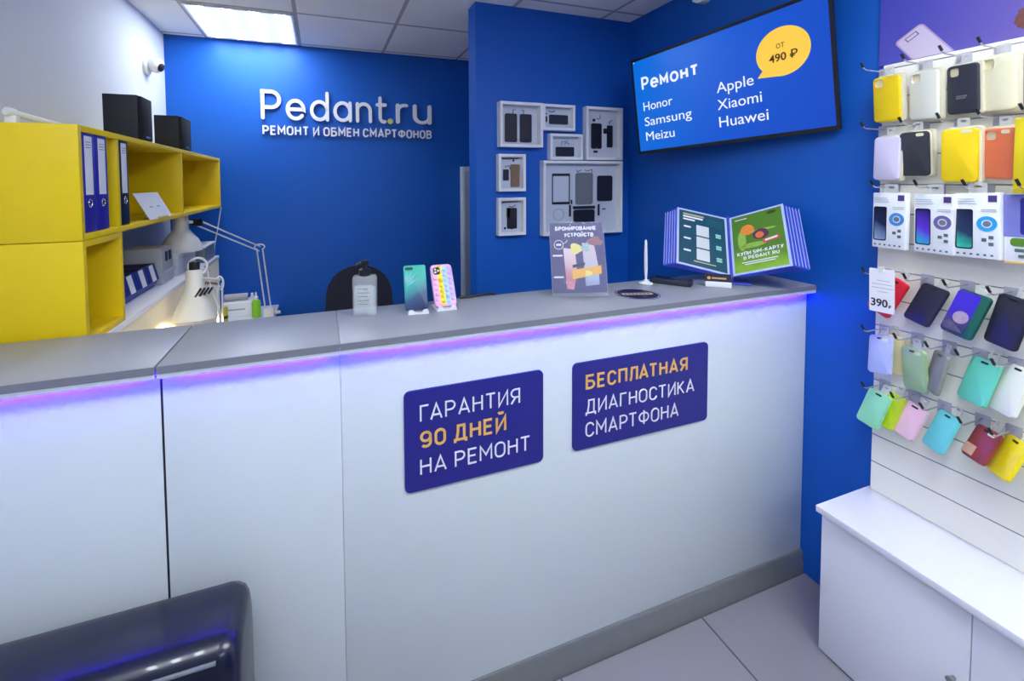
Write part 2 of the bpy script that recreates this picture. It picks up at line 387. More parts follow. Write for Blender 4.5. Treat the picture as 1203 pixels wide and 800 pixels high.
# ------------------------------------------------------------------ reception counter, three modules
def counter(x0, x1, label, gl=.0022, gr=.0022):
    t = thing('reception_counter', label, 'counter', (x0, 0, 0), group='modules of the white reception counter')
    w = x1 - x0
    obj('body', box(B(), gl + .002, w - gr - .002, .030, .28, 0, HC - .022), M_PANEL, t, False)
    obj('front_panel', box(B(), gl, w - gr, .015, .032, .094, HC - .03, .0012), M_PANEL, t)
    k = B()
    prism(k, [(0.0, 0.0), (0.03, 0.0), (0.03, .094), (.010, .094), (.004, .086), (.004, .05), (0.0, .044)], 0, w, axis='x')
    obj('kickboard', k, M_ALU, t, label='grey metal skirting strip')
    obj('worktop', box(B(), gl, w - gr, -.019, .2955, HC - .019, HC, .0015), M_TOP, t)
    obj('edge_band', box(B(), gl, w - gr, -.0205, -.0185, HC - .0185, HC - .0008), M_EDGE, t, False)
    lp = B(); box(lp, gl, w - gr, -.019, -.015, HC - .031, HC - .0192); box(lp, gl + .0005, w - gr - .0005, -.015, .0040, HC - .031, HC - .0298)  # front lip, plus an unseen flange added to keep the violet glow narrow
    obj('profile_with_added_baffle', lp, M_LIP, t, False)
    obj('led_strip', box(B(), .03, w - .03, -.012, .0031, HC - .0218, HC - .0200), M_LED, t, False, label='violet glowing light strip')
    return t
counter(XL + .003, -2.2362, 'leftmost white counter module, under the yellow shelves and behind the dark sofa')
counter(-2.2362, -1.8249, 'narrow white counter module between the two seams', .0022, .0004)
counter(-1.8249, -0.002, 'long white counter module carrying the two navy signs', .0004, 0)
# seam gaps
tag(obj('seam_strip', box(B(), -2.2390, -2.2334, .0155, .0285, .10, HC - .032), M_DARK, smooth=False), 'dark joint strip between the leftmost and the narrow counter module', 'seam')

# ------------------------------------------------------------------ navy counter signs
def counter_sign(x0, x1, z0, z1, lines, label):
    t = thing('counter_sign', label, 'sign', ((x0 + x1) / 2, .015, z0), group=None)
    w, h = x1 - x0, z1 - z0
    obj('board', prism(B(), rrect(w, h, .017, 6, 0, h / 2), -.006, 0), M_NAVY, t, False)
    for body, a0, a1, c0, c1, m, bd in lines:
        strokes(t, body, a0 - (x0 + x1) / 2, c0 - z0, a1 - a0, c1 - c0, m, -.0075, bd, .0015)
counter_sign(-1.654, -1.2105, .7395, 1.0365, [('ГАРАНТИЯ', -1.609, -1.292, .943, .992, M_TXTW, .105), ('90 ДНЕЙ', -1.609, -1.339, .865, .914, M_TXTY, .165), ('НА РЕМОНТ', -1.610, -1.260, .786, .834, M_TXTW, .105)],
             'left navy counter sign reading ГАРАНТИЯ 90 ДНЕЙ НА РЕМОНТ')
counter_sign(-1.1015, -.529, .746, 1.038, [('БЕСПЛАТНАЯ', -1.054, -.626, .946, .995, M_TXTY, .165), ('ДИАГНОСТИКА', -1.054, -.594, .864, .911, M_TXTW, .105), ('СМАРТФОНА', -1.054, -.665, .785, .834, M_TXTW, .105)],
             'right navy counter sign reading БЕСПЛАТНАЯ ДИАГНОСТИКА СМАРТФОНА')

# ------------------------------------------------------------------ television
def rotm(tilt, yaw, roll):
    Bm = Matrix(((0, -1, 0), (-1, 0, 0), (0, 0, 1))); c, s = math.cos, math.sin
    R1 = Matrix(((c(roll), 0, s(roll)), (0, 1, 0), (-s(roll), 0, c(roll))))
    R2 = Matrix(((1, 0, 0), (0, c(tilt), -s(tilt)), (0, s(tilt), c(tilt))))
    R3 = Matrix(((c(yaw), -s(yaw), 0), (s(yaw), c(yaw), 0), (0, 0, 1)))
    R = R3 @ Bm @ R2 @ R1
    return Matrix(((R[0][0], -R[0][1], R[0][2]), (R[1][0], -R[1][1], R[1][2]), (R[2][0], -R[2][1], R[2][2])))
tv = thing('television', 'wide wall-mounted television showing a blue price screen above the counter end', 'television', (-.13, .357, 2.057), R=rotm(-.094, .143, -.04))
M_SCR = grad('screen_blue', ((1, 0, -.3), -.5, 1.0), [(0, (0, 112, 226)), (.55, (0, 86, 214)), (1, (0, 72, 200))], 0.3, emission=0.9)
_b = M_SCR.node_tree.nodes['Principled BSDF']; _b.inputs['Base Color'].links[0].from_socket; M_SCR.node_tree.links.remove(_b.inputs['Base Color'].links[0]); _b.inputs['Base Color'].default_value = (.004, .006, .012, 1)
M_SCRW = emit('screen_white', (240, 246, 255), .95, (20, 20, 24)); M_SCRY = emit('screen_yellow', (252, 206, 70), .95, (20, 20, 24)); M_SCRK = emit('screen_brown', (86, 50, 20), .6, (20, 12, 6))
cs = B()
prism(cs, rrect(.930, .523, .006, 3), .003, .02, holes=[rrect(.908, .492, .003, 2, 0, .001)])
obj('bezel', cs, M_BLK, tv, False)
bk_ = B(); box(bk_, -.462, .462, .0095, .03, -.258, .258, .006); box(bk_, -.30, .30, .028, .042, -.20, .10, .012)
obj('casing', bk_, M_BLK, tv)
obj('screen', box(B(), -.4545, .4545, .006, .0094, -.2455, .2475), M_SCR, tv, False)
strokes(tv, 'Ремонт'.replace('Р', 'Р'), -.407, .082, .329, .072, M_SCRW, .0052, .19, .0006, .16)
for body, x, z, w, h, bd in (('Honor', -.407, -.029, .181, .046, .0), ('Samsung', -.407, -.127, .281, .062, .0), ('Meizu', -.407, -.192, .177, .047, .0),
                             ('Apple', .009, -.040, .164, .062, .0), ('Xiaomi', .007, -.103, .194, .046, .0), ('Huawei', .009, -.183, .213, .048, .0)):
    lettering(tv, body, x, z, w, h, M_SCRW, .0052, bd, .0006)
bub = [p for p in circ(.1, 48, .2905, .0805, .0975)]
bub = [p for p in bub if not (p[0] < .262 and p[1] < .02)]
# insert the tail of the bubble
out = []
done = False
for k, p in enumerate(bub):
    out.append(p); nx = bub[(k + 1) % len(bub)]
    if not done and (nx[0] - p[0]) ** 2 + (nx[1] - p[1]) ** 2 > .0009:
        out.append((.190, -.004)); done = True
flat(tv, 'price_bubble', out, M_SCRY, .0049, .0056)
lettering(tv, 'ОТ', .270, .096, .030, .020, M_SCRK, .0044, .01, .0005)
lettering(tv, '490 ₽', .240, .044, .105, .034, M_SCRK, .0044, .02, .0005)
obj('indicator', prism(B(), circ(.003, 12, -.447, .243), .0046, .0056), M_SCRW, tv, False)
br = B(); box(br, -.10, .10, .042, .075, -.12, .02); obj('wall_bracket', br, M_BLK, tv, False)

# ------------------------------------------------------------------ logo sign on the back wall
lg = thing('wall_sign', 'white raised letter sign Pedant.ru with a smaller line below on the back wall', 'sign', (-1.636, YB - .002, 1.976))
X0 = -1.636; Z0 = 1.976
def run(body, xa, xb, za, zb, m, bd, name='lettering', label=None, depth=.016):
    strokes(lg, body, xa - X0, za - Z0, xb - xa, zb - za, m, -.020, bd, depth, .17 if bd < .16 else .15, bd < .16)
run('Pedant', -2.257, -1.372, 2.088, 2.298, M_TXTW, .135)
obj('dot', prism(B(), circ(.021, 20, -1.346 - X0, 2.107 - Z0), -.02, -.004), mat('pale_green_dot', (206, 216, 120), .5), lg, False, 'yellow-green dot')
run('ru', -1.302, -1.018, 2.092, 2.302, M_TXTW, .135)
run('РЕМОНТ И ОБМЕН СМАРТФОНОВ', -2.250, -1.018, 1.979, 2.046, M_TXTW, .20, depth=.010)

# ------------------------------------------------------------------ framed phone parts on the partition wall
def frame(x0, x1, z0, z1, bits, label, bw=.016, d=.04):
    cx = (x0 + x1) / 2; w, h = x1 - x0, z1 - z0
    t = thing('framed_phone_parts', label, 'frame', (cx, YP - .0005, z0))
    f = B(); P = lambda a, b: (a, b)
    outer = rrect(w, h, .001, 1, 0, h / 2); inner = rrect(w - 2 * bw, h - 2 * bw, .001, 1, 0, h / 2)
    prism(f, outer, -d, 0, holes=[inner]); obj('frame', f, M_FRAME, t, False)
    obj('mount', box(B(), -w / 2 + bw * .9, w / 2 - bw * .9, -.006, -.002, bw * .9, h - bw * .9), M_MOUNT, t, False)
    for b in bits:
        nm, kind = b[0], b[1]
        if kind == 'r':          # rounded plate u,v centre, w,h (fractions of frame), material
            _, _, u, v, pw, ph, m = b
            obj(nm, prism(B(), rrect(pw * w, ph * h, min(pw * w, ph * h) * .12, 3, (u - .5) * w, v * h), -.012, -.006), m, t, False)
        elif kind == 'o':        # open outline
            _, _, u, v, pw, ph, m = b
            obj(nm, prism(B(), rrect(pw * w, ph * h, .006, 3, (u - .5) * w, v * h), -.009, -.006, holes=[rrect(pw * w - .012, ph * h - .03, .003, 3, (u - .5) * w, v * h)]), m, t, False)
        elif kind == 'c':        # little bent cable
            _, _, pts, m = b
            obj(nm, tube(B(), [((u - .5) * w, -.009, v * h) for u, v in pts], .0022, 6), m, t)
        elif kind == 'ring':
            _, _, u, v, r, m = b
            obj(nm, tube(B(), [((u - .5) * w + r * math.cos(a * PI / 8), -.0075, v * h + r * math.sin(a * PI / 8)) for a in range(16)], .0012, 6, closed=True), m, t)
    return t
K, G, Bn = M_COMP, M_COMPG, M_COMPB
frame(-.910, -.642, 1.829, 2.083, [('phone_screen', 'r', .31, .44, .28, .64, K), ('phone_screen', 'r', .66, .44, .28, .64, K), ('home_button', 'r', .31, .17, .06, .03, M_FRAME), ('home_button', 'r', .66, .17, .06, .03, M_FRAME),
      ('flex_cable', 'c', [(.36, .75), (.36, .84), (.42, .85)], K), ('flex_cable', 'c', [(.60, .75), (.62, .84), (.56, .85)], K)], 'square white frame holding two black phone screens side by side', d=.05)
frame(-.637, -.421, 1.931, 2.083, [('phone_board', 'r', .56, .45, .58, .36, K), ('small_part', 'r', .17, .45, .06, .22, K), ('flex_cable', 'c', [(.25, .76), (.4, .74), (.45, .79)], K), ('small_part', 'r', .16, .66, .08, .04, K)], 'small white frame with one phone lying sideways, in the top row beside the square frame')
frame(-.588, -.366, 1.759, 1.913, [('phone_board', 'r', .52, .33, .56, .36, K), ('flex_cable', 'c', [(.40, .58), (.44, .74), (.52, .72), (.62, .77)], G), ('flex_cable', 'c', [(.5, .6), (.56, .7), (.66, .62)], G)], 'small white frame with a dark phone sideways, directly above the large frame')
frame(-.343, -.079, 1.761, 2.083, [('phone_screen', 'r', .35, .46, .28, .48, K), ('phone_frame', 'r', .72, .46, .15, .42, K), ('battery', 'r', .60, .56, .10, .10, K), ('small_part', 'r', .33, .16, .10, .04, K), ('flex_cable', 'c', [(.36, .8), (.42, .78), (.46, .83), (.44, .86)], K),
      ('flex_cable', 'c', [(.70, .69), (.72, .75), (.78, .77)], K), ('small_part', 'r', .28, .76, .06, .05, K), ('home_button', 'r', .35, .23, .05, .02, M_FRAME)], 'upright white frame with a phone taken apart, nearest the television')
frame(-.637, -.082, 1.311, 1.754, [('tablet_frame', 'o', .25, .62, .22, .42, K), ('tablet_back', 'r', .54, .62, .22, .44, G), ('tablet_screen', 'r', .81, .62, .20, .36, K), ('flex_cable', 'c', [(.44, .88), (.46, .85), (.5, .88)], K), ('flex_cable', 'c', [(.55, .88), (.58, .86), (.64, .89), (.64, .84)], K),
      ('tablet_battery', 'r', .54, .20, .27, .26, K), ('logic_board', 'r', .54, .36, .28, .04, K), ('side_part', 'r', .36, .32, .02, .16, K), ('side_part', 'r', .73, .32, .02, .16, K), ('ring_cable', 'ring', .22, .27, .036, G), ('small_part', 'r', .80, .33, .04, .015, K), ('side_part', 'r', .38, .44, .015, .06, K)],
      'large white frame with a tablet taken apart, above the poster stand', d=.045)
frame(-.917, -.748, 1.577, 1.789, [('phone_board', 'r', .68, .42, .34, .62, Bn), ('battery', 'r', .34, .44, .20, .30, K), ('flex_cable', 'c', [(.3, .66), (.46, .7), (.5, .6)], K), ('flex_cable', 'c', [(.2, .88), (.45, .875), (.8, .885)], K), ('small_part', 'r', .62, .83, .06, .05, K)], 'small white upright frame with a brown circuit board, below the square frame')
frame(-.918, -.748, 1.325, 1.540, [('phone_board', 'r', .56, .44, .36, .56, K), ('camera_flex', 'r', .42, .60, .12, .26, mat('flex_green', (84, 108, 74), .5, var=.3)), ('flex_cable', 'c', [(.44, .78), (.58, .74), (.7, .8)], K), ('flex_cable', 'c', [(.2, .89), (.45, .885), (.8, .89)], K), ('small_part', 'r', .30, .18, .06, .06, K), ('small_part', 'r', .56, .17, .06, .05, K)], 'small white upright frame with green and black phone insides, lowest of the left column')

# ------------------------------------------------------------------ grey locker behind the partition
lk = thing('metal_locker', 'tall grey metal locker behind the edge of the blue partition wall', 'locker', (-.76, YB - .005, 0))
obj('body', box(B(), 0, .42, -.42, 0, 0, 1.755, .003), mat('locker_grey', (150, 156, 168), .5), lk)
obj('door', box(B(), -.016, -.001, -.40, -.12, .05, 1.72, .003), mat('locker_door_grey', (120, 126, 140), .5), lk)
obj('corner_post', box(B(), -.020, 0, -.075, -.001, 0, 1.757, .002), mat('locker_edge', (196, 204, 216), .45), lk)
obj('handle', tube(B(), [(-.017, -.36, .92), (-.035, -.36, .93), (-.035, -.36, 1.03), (-.017, -.36, 1.04)], .005), M_WIRE, lk)

# ------------------------------------------------------------------ yellow shelves on the left wall
XS = -2.5
sh = thing('wall_shelf', 'long yellow open shelf on the white wall with three compartments holding binders', 'shelf', (XL, .305, 1.475))
D = XS - XL; Ls = 2.075 - .305
M_YBK = M_YEL
def bx_(n, *a): return obj(n, box(B(), *a, .001), M_YEL, sh)
bx_('side_panel', .002, D, 0, .018, 0, .326); bx_('side_panel', .002, D, Ls - .018, Ls, 0, .326)
bx_('top_panel', .002, D, .018, Ls - .018, .308, .326); bx_('bottom_panel', .002, D, .018, Ls - .018, 0, .018)
bx_('back_panel', .002, .010, .018, Ls - .018, .018, .308)
bx_('divider', .010, D - .001, .240, .256, .018, .308); bx_('divider', .010, D - .001, .935, .951, .018, .308)
sl = thing('cube_shelf', 'empty yellow cube shelf standing under the near end of the long yellow shelf', 'shelf', (XL, .305, 1.174))
def bl_(n, *a): return obj(n, box(B(), *a, .001), M_YEL, sl)
bl_('side_panel', .002, D, 0, .018, 0, .299); bl_('side_panel', .002, D, .236, .254, 0, .299)
bl_('top_panel', .002, D, .018, .236, .281, .299); bl_('bottom_panel', .002, D, .018, .236, 0, .018); bl_('back_panel', .002, .010, .018, .236, .018, .281)
obj('cable_hole', prism(B(), circ(.011, 16, .12, .262), .0102, .0125, axis='x'), M_BLK, sl, False)

M_BIND = mat('binder_blue', (44, 38, 158), .45, var=.03); M_BINK = mat('binder_black', (28, 30, 44), .45, var=.05)
def binder(y, w, m, label, lab=(.16, .296), z=1.4935):
    t = thing('ring_binder', label, 'binder', (XS - .004, y, z))
    obj('cover', box(B(), -.27, 0, -w / 2, w / 2, 0, .298, .003), m, t)
    p = B(); prism(p, rrect(w * .55, .17, .001, 1, .0 , .195), 0.0, .0012, axis='x'); obj('spine_label', p, M_FRAME, t, False, 'white spine label')
    r = tube(B(), [(.001, .010 * math.cos(a * PI / 8), .085 + .011 * math.sin(a * PI / 8)) for a in range(16)], .0016, 6, closed=True); obj('finger_ring', r, M_WIRE, t)
    h = B(); prism(h, circ(.0085, 14, 0, .085), .0002, .0008, axis='x'); obj('finger_hole', h, M_BLK, t, False)
    tx = B(); 
    for k in range(3): box(tx, .0013, .0016, -w * .2, w * .2, .262 - k * .008, .264 - k * .008)
    obj('print', tx, M_COMPG, t, False)
binder(.366, .076, M_BIND, 'blue ring binder at the near end of the yellow shelf')
binder(.446, .076, M_BIND, 'blue ring binder second from the near end of the yellow shelf')
binder(.604, .070, M_BINK, 'black ring binder in the middle compartment of the yellow shelf')
cd = thing('notice_card', 'white folded card leaning in the yellow shelf beside the black binder', 'card', (-2.545, .94, 1.4935))
cb = B(); 
for s_, yy in ((0, 0),): prism(cb, rrect(.26, .105, .002, 2, 0, .052), -.001, .001, axis='x')
for v in cb.verts: v.co.x += -.45 * v.co.z + .045; v.co.y += -.18 * v.co.z
obj('card', cb, M_FRAME, cd, False); obj('stand', box(B(), .0, .052, -.05, .06, 0, .008, .002), mat('pale_card_stand', (214, 200, 150), .5), cd)
cm = B()
for yy in (-.05, .03): box(cm, .0245, .0262, yy - .015, yy + .015, .046, .049)
obj('print', cm, M_COMPG, cd, False)

# speakers on top
def speaker(x1, y0, y1, h, d, label):
    t = thing('speaker', label, 'speaker', (x1 - d / 2, (y0 + y1) / 2, 1.8015), group=None); w = y1 - y0
    mb = mat('speaker_black', (30, 34, 44), .55, var=.05)
    obj('cabinet', box(B(), -d / 2, d / 2 - .012, -w / 2, w / 2, 0, h, .002), mb, t)
    obj('grille', box(B(), d / 2 - .0125, d / 2, -w / 2 + .003, w / 2 - .003, .003, h - .003, .004), mat('grille_black', (22, 24, 32), .8, var=.2, scale=400), t)
    obj('badge', box(B(), d / 2 - .001, d / 2 + .0012, -.018, .022, .012, .020), M_WIRE, t, False)
speaker(-2.508, .79, .905, .172, .122, 'black bookshelf speaker on the yellow shelf, nearer and larger-looking one of the pair')
speaker(-2.506, 1.285, 1.45, .166, .115, 'black bookshelf speaker on the yellow shelf, farther one by the back wall')
rd = thing('tube_lamp', 'white slim tube lying on top of the yellow shelf', 'tube', (-2.68, .50, 1.8015))
obj('tube', tube(B(), [(-.03, -.06, .043), (.05, .14, .012)], .009, 10), M_WPL, rd); obj('end_cap', tube(B(), [(-.036, -.075, .0453), (-.028, -.055, .0422)], .0125, 10), M_FRAME, rd)
obj('foot', box(B(), -.045, -.018, -.068, -.048, 0, .034, .002), M_FRAME, rd)

# ------------------------------------------------------------------ low cabinet, desk and what stands there
lc = thing('low_cabinet', 'long white low cabinet along the left wall under the yellow shelf', 'cabinet', (XL, .30, .752))
obj('body', box(B(), .004, D - .004, .0, 1.645, 0, .402), M_PANEL, lc, False)
obj('cabinet_top', box(B(), .002, D + .004, -.0, 1.65, .402, .421, .001), M_WHITE, lc)
obj('front_panel', box(B(), D - .004, D + .002, .004, 1.641, .004, .400), mat('cream_front', (250, 240, 208), .5), lc, False)
obj('screw_cap', prism(B(), circ(.005, 12, 1.40, .37), D + .002, D + .004, axis='x'), M_COMPG, lc, False)
ds = thing('work_desk', 'white work desk along the left wall behind the counter', 'desk', (XL, .30, 0))
obj('desktop', box(B(), .002, .66, 0, 1.908, .722, .75, .002), M_WHITE, ds)
for x, y in ((.04, .05), (.60, .05), (.04, 1.86), (.60, 1.86)): obj('leg', box(B(), x - .02, x + .02, y - .02, y + .02, 0, .722, .002), M_ALU, ds)

M_BIN = mat('bin_blue', (34, 48, 138), .45, var=.05)
def bin_(y, label):
    t = thing('storage_bin', label, 'bin', (-2.585, y, 1.1735), group=None); w = .108
    b = B(); prism(b, [(-.155, 0), (.0, 0), (.020, .035), (.004, .105), (-.155, .105)], -w / 2, w / 2, axis='y'); obj('bin', b, M_BIN, t, False)
    l = B(); prism(l, [(.0215, .035), (.0055, .104), (.0065, .104), (.0225, .035)], -.022, .022, axis='y'); obj('bin_label', l, M_FRAME, t, False, 'white paper label')
    k = B(); prism(k, [(-.145, .1052), (-.005, .1052), (-.005, .106), (-.145, .106)], -w / 2 + .008, w / 2 - .008, axis='y'); obj('bin_opening', k, mat('bin_inside', (14, 20, 70), .8), t, False)
for k, l in enumerate(('blue storage bin nearest the yellow cube shelf', 'blue storage bin second from the yellow cube shelf', 'blue storage bin third from the yellow cube shelf', 'blue storage bin next to the grey meter box')): bin_(.70 + k * .113, l)
mb = thing('meter_box', 'grey boxy power supply with two dark dials beside the blue bins', 'instrument', (-2.60, 1.20, 1.1735))
obj('casing', box(B(), -.11, .04, -.075, .075, 0, .165, .004), mat('instrument_grey', (176, 180, 186), .5), mb)
for yy in (-.018, .030): obj('dial', box(B(), .040, .0425, yy - .016, yy + .016, .10, .145, .001), M_BLK, mb)
obj('front_ledge', box(B(), .040, .052, -.074, .074, .045, .058, .002), mat('instrument_grey', (176, 180, 186), .5), mb)
wb = thing('white_carton', 'white carton on the low cabinet under the hanging lamp shade', 'box', (-2.62, 1.47, 1.1735))
obj('carton', box(B(), -.12, .07, -.16, .16, 0, .105, .002), mat('carton_white', (196, 200, 206), .6), wb); obj('lid', box(B(), -.122, .072, -.162, .162, .088, .107, .002), mat('carton_white2', (206, 210, 216), .6), wb)
gb = thing('glass_tray', 'grey-green plastic tray at the far end of the low cabinet', 'tray', (-2.62, 1.79, 1.1735))
g_ = B(); prism(g_, rrect(.22, .24, .012, 4, 0, 0), 0, .085, holes=[rrect(.205, .225, .008, 4, 0, 0)], axis='z'); obj('tray', g_, mat('tray_grey', (126, 140, 150), .3, alpha=.8), gb, False)
obj('tray_base', prism(B(), rrect(.218, .238, .012, 4), .001, .01, axis='z'), mat('tray_grey', (126, 140, 150), .3), gb, False)
obj('tray_lid', box(B(), -.114, .114, -.124, .124, .086, .098, .003), mat('carton_white2', (206, 210, 216), .6), gb)
# cable from shelf end
tag(obj('hanging_cable', tube(B(), [(-2.515, 2.085, 1.51), (-2.505, 2.092, 1.47), (-2.530, 2.10, 1.33), (-2.552, 2.10, 1.22), (-2.56, 2.10, 1.10), (-2.56, 2.10, .76)], .004, 8), M_WPL), 'white cable hanging from the far end of the yellow shelf', 'cable')

# desk lamp with long arm
M_LAMP = mat('lamp_enamel', (214, 216, 216), .35, var=.02)
def pair(bm, a, b, off, r=.0045):
    o = Vector(off); tube(bm, [Vector(a) + o, Vector(b) + o], r, 8); tube(bm, [Vector(a) - o, Vector(b) - o], r, 8)
    return bm
la = thing('desk_lamp', 'grey-white architect lamp with a long bent arm clamped to the desk corner', 'lamp', (-2.205, 1.93, .7505))
base = Vector((0, 0, 0)); el_ = Vector((-.05, -.01, .455)); hd = Vector((-.30, -.44, .675))
obj('clamp', box(B(), -.035, .03, -.03, .03, 0, .055, .006), M_LAMP, la); obj('clamp_screw', lathe(B(), [(.011, 0), (.011, .035)], 12, aim((.03, 0, .02), (1, 0, 0))), M_LAMP, la)
obj('lower_arm', pair(B(), (-.01, 0, .05), el_, (.017, 0, 0)), M_LAMP, la)
obj('elbow', tube(B(), [el_ + Vector((.03 * math.cos(a * PI / 7), 0, .018 * math.sin(a * PI / 7) + .012)) for a in range(-2, 10)], .0042, 8), M_LAMP, la)
d_ = (hd - el_); pr_ = Vector((0, 0, 1)) - d_.normalized() * d_.normalized().z; pr_.normalize()
obj('upper_arm', pair(B(), el_, hd, pr_ * .015), M_LAMP, la)
obj('joint', lathe(B(), [(.02, -.02), (.02, .02)], 14, aim(hd, d_.cross(Vector((0, 0, 1))))), M_BLK, la)
hs_ = hd + Vector((-.065, -.035, -.02))
obj('joint_arm', tube(B(), [hd, hs_ + Vector((0, 0, .03))], .008, 8), M_LAMP, la)
shd = B(); lathe(shd, [(.030, .075), (.034, .07), (.036, -.01), (.05, -.03), (.078, -.065), (.095, -.105), (.096, -.125), (.090, -.125), (.074, -.065), (.03, -.01)], 28, Matrix.Translation(hs_ + Vector((0, 0, .0)))); obj('lamp_shade', shd, M_LAMP, la)
obj('bulb', lathe(B(), [(.012, 0), (.02, -.03), (.028, -.055), (.02, -.08), (.004, -.088)], 16, Matrix.Translation(hs_ + Vector((0, 0, -.02)))), M_FRAME, la)

# near desk lamp, lit
lb = thing('desk_lamp', 'lit white desk lamp with a wide cone shade just behind the counter joint', 'lamp', (-2.30, .95, .7505))
obj('lamp_base', lathe(B(), [(.07, 0), (.07, .012), (.02, .02), (.012, .02)], 24), M_LAMP, lb)
post_t = Vector((.005, 0, .445))
obj('lower_arm', pair(B(), (0, 0, .015), post_t, (.009, 0, 0), .004), M_LAMP, lb)
obj('elbow', tube(B(), [post_t + Vector((.014 * math.cos(a * PI / 7), 0, .03 * math.sin(a * PI / 7))) for a in range(-3, 11)], .004, 8), M_WPL, lb)
sc_ = Vector((-.076, -.06, .468)); ax = Vector((-.01, .12, 1)).normalized()
obj('upper_arm', pair(B(), post_t + Vector((0, 0, -.0)), sc_ + Vector((.03, 0, .0)), (0, 0, .016), .0055), M_LAMP, lb)
M_COP = mat('copper_spring', (150, 100, 70), .4, .6, var=.1)
obj('spring', tube(B(), [post_t.lerp(sc_ + Vector((.03, 0, 0)), k / 40) + Vector((0, .006 * math.cos(k * 1.6), .006 * math.sin(k * 1.6) - .004)) for k in range(6, 36)], .0022, 6), M_COP, lb)
kn = B()
for k in range(4): tube(kn, [sc_ + Vector((.03 + .014 * k, -.03, -.02)), sc_ + Vector((.012 + .016 * k, -.05, -.052 + .004 * k))], .0045, 8)
obj('wing_knob', kn, M_BLK, lb)
Ms = aim(sc_, ax)
sh2 = B(); lathe(sh2, [(.028, .052), (.032, .046), (.034, -.01), (.045, -.05), (.072, -.120), (.084, -.150), (.0825, -.150), (.070, -.119), (.043, -.05), (.030, -.008)], 32, Ms, cap=False); obj('lamp_shade', sh2, mat('shade_white', (246, 242, 226), .4, var=.01), lb)
obj('shade_cap', lathe(B(), [(.0001, .054), (.027, .053), (.030, .046)], 24, Ms, cap=False), M_LAMP, lb)
obj('handle', tube(B(), [Ms @ Vector((-.012 + .034 * math.cos(a * PI / 9), 0, .066 + .036 * math.sin(a * PI / 9))) for a in range(-3, 13)], .0048, 8), M_WPL, lb)
obj('socket', lathe(B(), [(.02, .05), (.02, .085), (.012, .09)], 16, Ms), M_BLK, lb)
obj('power_cable', tube(B(), [Ms @ Vector(p) for p in ((-.02, -.01, .06), (-.045, -.02, .05), (-.05, -.02, .0), (-.062, -.02, -.05), (-.085, -.02, -.12))], .003, 8), M_FRAME, lb)
M_BULB = emit('warm_bulb', (255, 226, 170), 30.0, (255, 240, 220))
obj('bulb', lathe(B(), [(.010, -.01), (.018, -.03), (.024, -.055), (.018, -.078), (.003, -.086)], 16, Ms), M_BULB, lb)
lo = bpy.data.lights.new('bulb_light', 'POINT'); lo.energy = DESK_LAMP_W; lo.color = (1.0, .82, .52); lo.shadow_soft_size = .025
loo = bpy.data.objects.new('bulb_light', lo); COL.objects.link(loo); loo.parent = lb; loo.location = Ms @ Vector((0, 0, -.11))

# bottles, box and roll on the desk by the back wall
def bottle(loc, prof, capprof, m, mc, label, name='bottle', mlabel=None):
    t = thing(name, label, 'bottle', loc); obj('body', lathe(B(), prof, 24), m, t); obj('cap', lathe(B(), capprof, 20), mc, t)
    if mlabel: obj('bottle_label', lathe(B(), mlabel[0], 24, cap=False), mlabel[1], t)
bottle((-2.287, 1.94, .7505), [(.026, 0), (.028, .004), (.028, .09), (.024, .108), (.013, .118)], [(.013, .117), (.013, .135), (.006, .140), (.004, .165)], mat('green_bottle', (134, 206, 44), .35), M_WPL, 'bright green bottle with a white nozzle on the desk behind the counter')
bottle((-2.447, 1.80, .7505), [(.018, 0), (.019, .003), (.019, .115), (.015, .122)], [(.015, .121), (.015, .13)], mat('olive_bottle', (176, 172, 40), .4), mat('pale_cap', (220, 220, 190), .5), 'olive yellow spray tube standing right of the lit desk lamp', 'spray_bottle', ([(.0195, .05), (.0195, .068)], M_BLK))
cbx = thing('white_carton', 'long white carton lying on the desk against the back wall', 'box', (-2.40, 2.05, .7505))
obj('carton', box(B(), -.10, .10, -.07, .07, 0, .095, .003), M_WHITE, cbx); obj('print', box(B(), -.07, .04, -.0712, -.0698, .045, .055), mat('print_grey', (170, 174, 186), .6), cbx, False)
rl = thing('tape_roll', 'grey roll lying across the long white carton on the desk', 'roll', (-2.42, 2.04, .846))
obj('roll', tube(B(), [(-.07, 0, .024), (.07, 0, .024)], .0235, 16), mat('roll_grey', (176, 172, 182), .6), rl); obj('roll_core', tube(B(), [(-.0715, 0, .024), (.0715, 0, .024)], .010, 12), M_BLK, rl)
bottle((-2.322, 2.03, .846), [(.010, 0), (.011, .002), (.011, .028), (.006, .032)], [(.006, .031), (.009, .034), (.009, .046)], M_FRAME, M_WPL, 'tiny white dropper bottle standing on the long white carton', 'dropper_bottle')

# office chair behind the counter
ch = thing('office_chair', 'black office chair whose rounded back shows above the counter', 'chair', (-1.66, 1.42, 0), rz=-.15)
M_CH = mat('chair_black', (15, 18, 44), .7, var=.1, scale=200)
ob = []
for k in range(25):
    a = PI * k / 24; ob.append((.178 * math.cos(a), .94 + .20 * math.sin(a) ** .8 if math.sin(a) > 0 else .94))
ob = [(.190, .62)] + [(.193, .80)] + ob + [(-.193, .80), (-.190, .62)]
cb_ = B(); prism(cb_, ob, -.035, .035); bmesh.ops.bevel(cb_, geom=[e for e in cb_.edges if abs(e.verts[0].co.y - e.verts[1].co.y) < 1e-6], offset=.012, segments=2, affect='EDGES')
obj('backrest', cb_, M_CH, ch)
obj('back_bar', box(B(), -.03, .03, -.05, -.034, .40, .80, .004), M_BLK, ch)
obj('seat', box(B(), -.23, .23, -.03, .42, .44, .51, .03, 3), M_CH, ch)
obj('gas_post', lathe(B(), [(.025, .08), (.025, .44)], 14, Matrix.Translation((0, .19, 0))), M_BLK, ch)
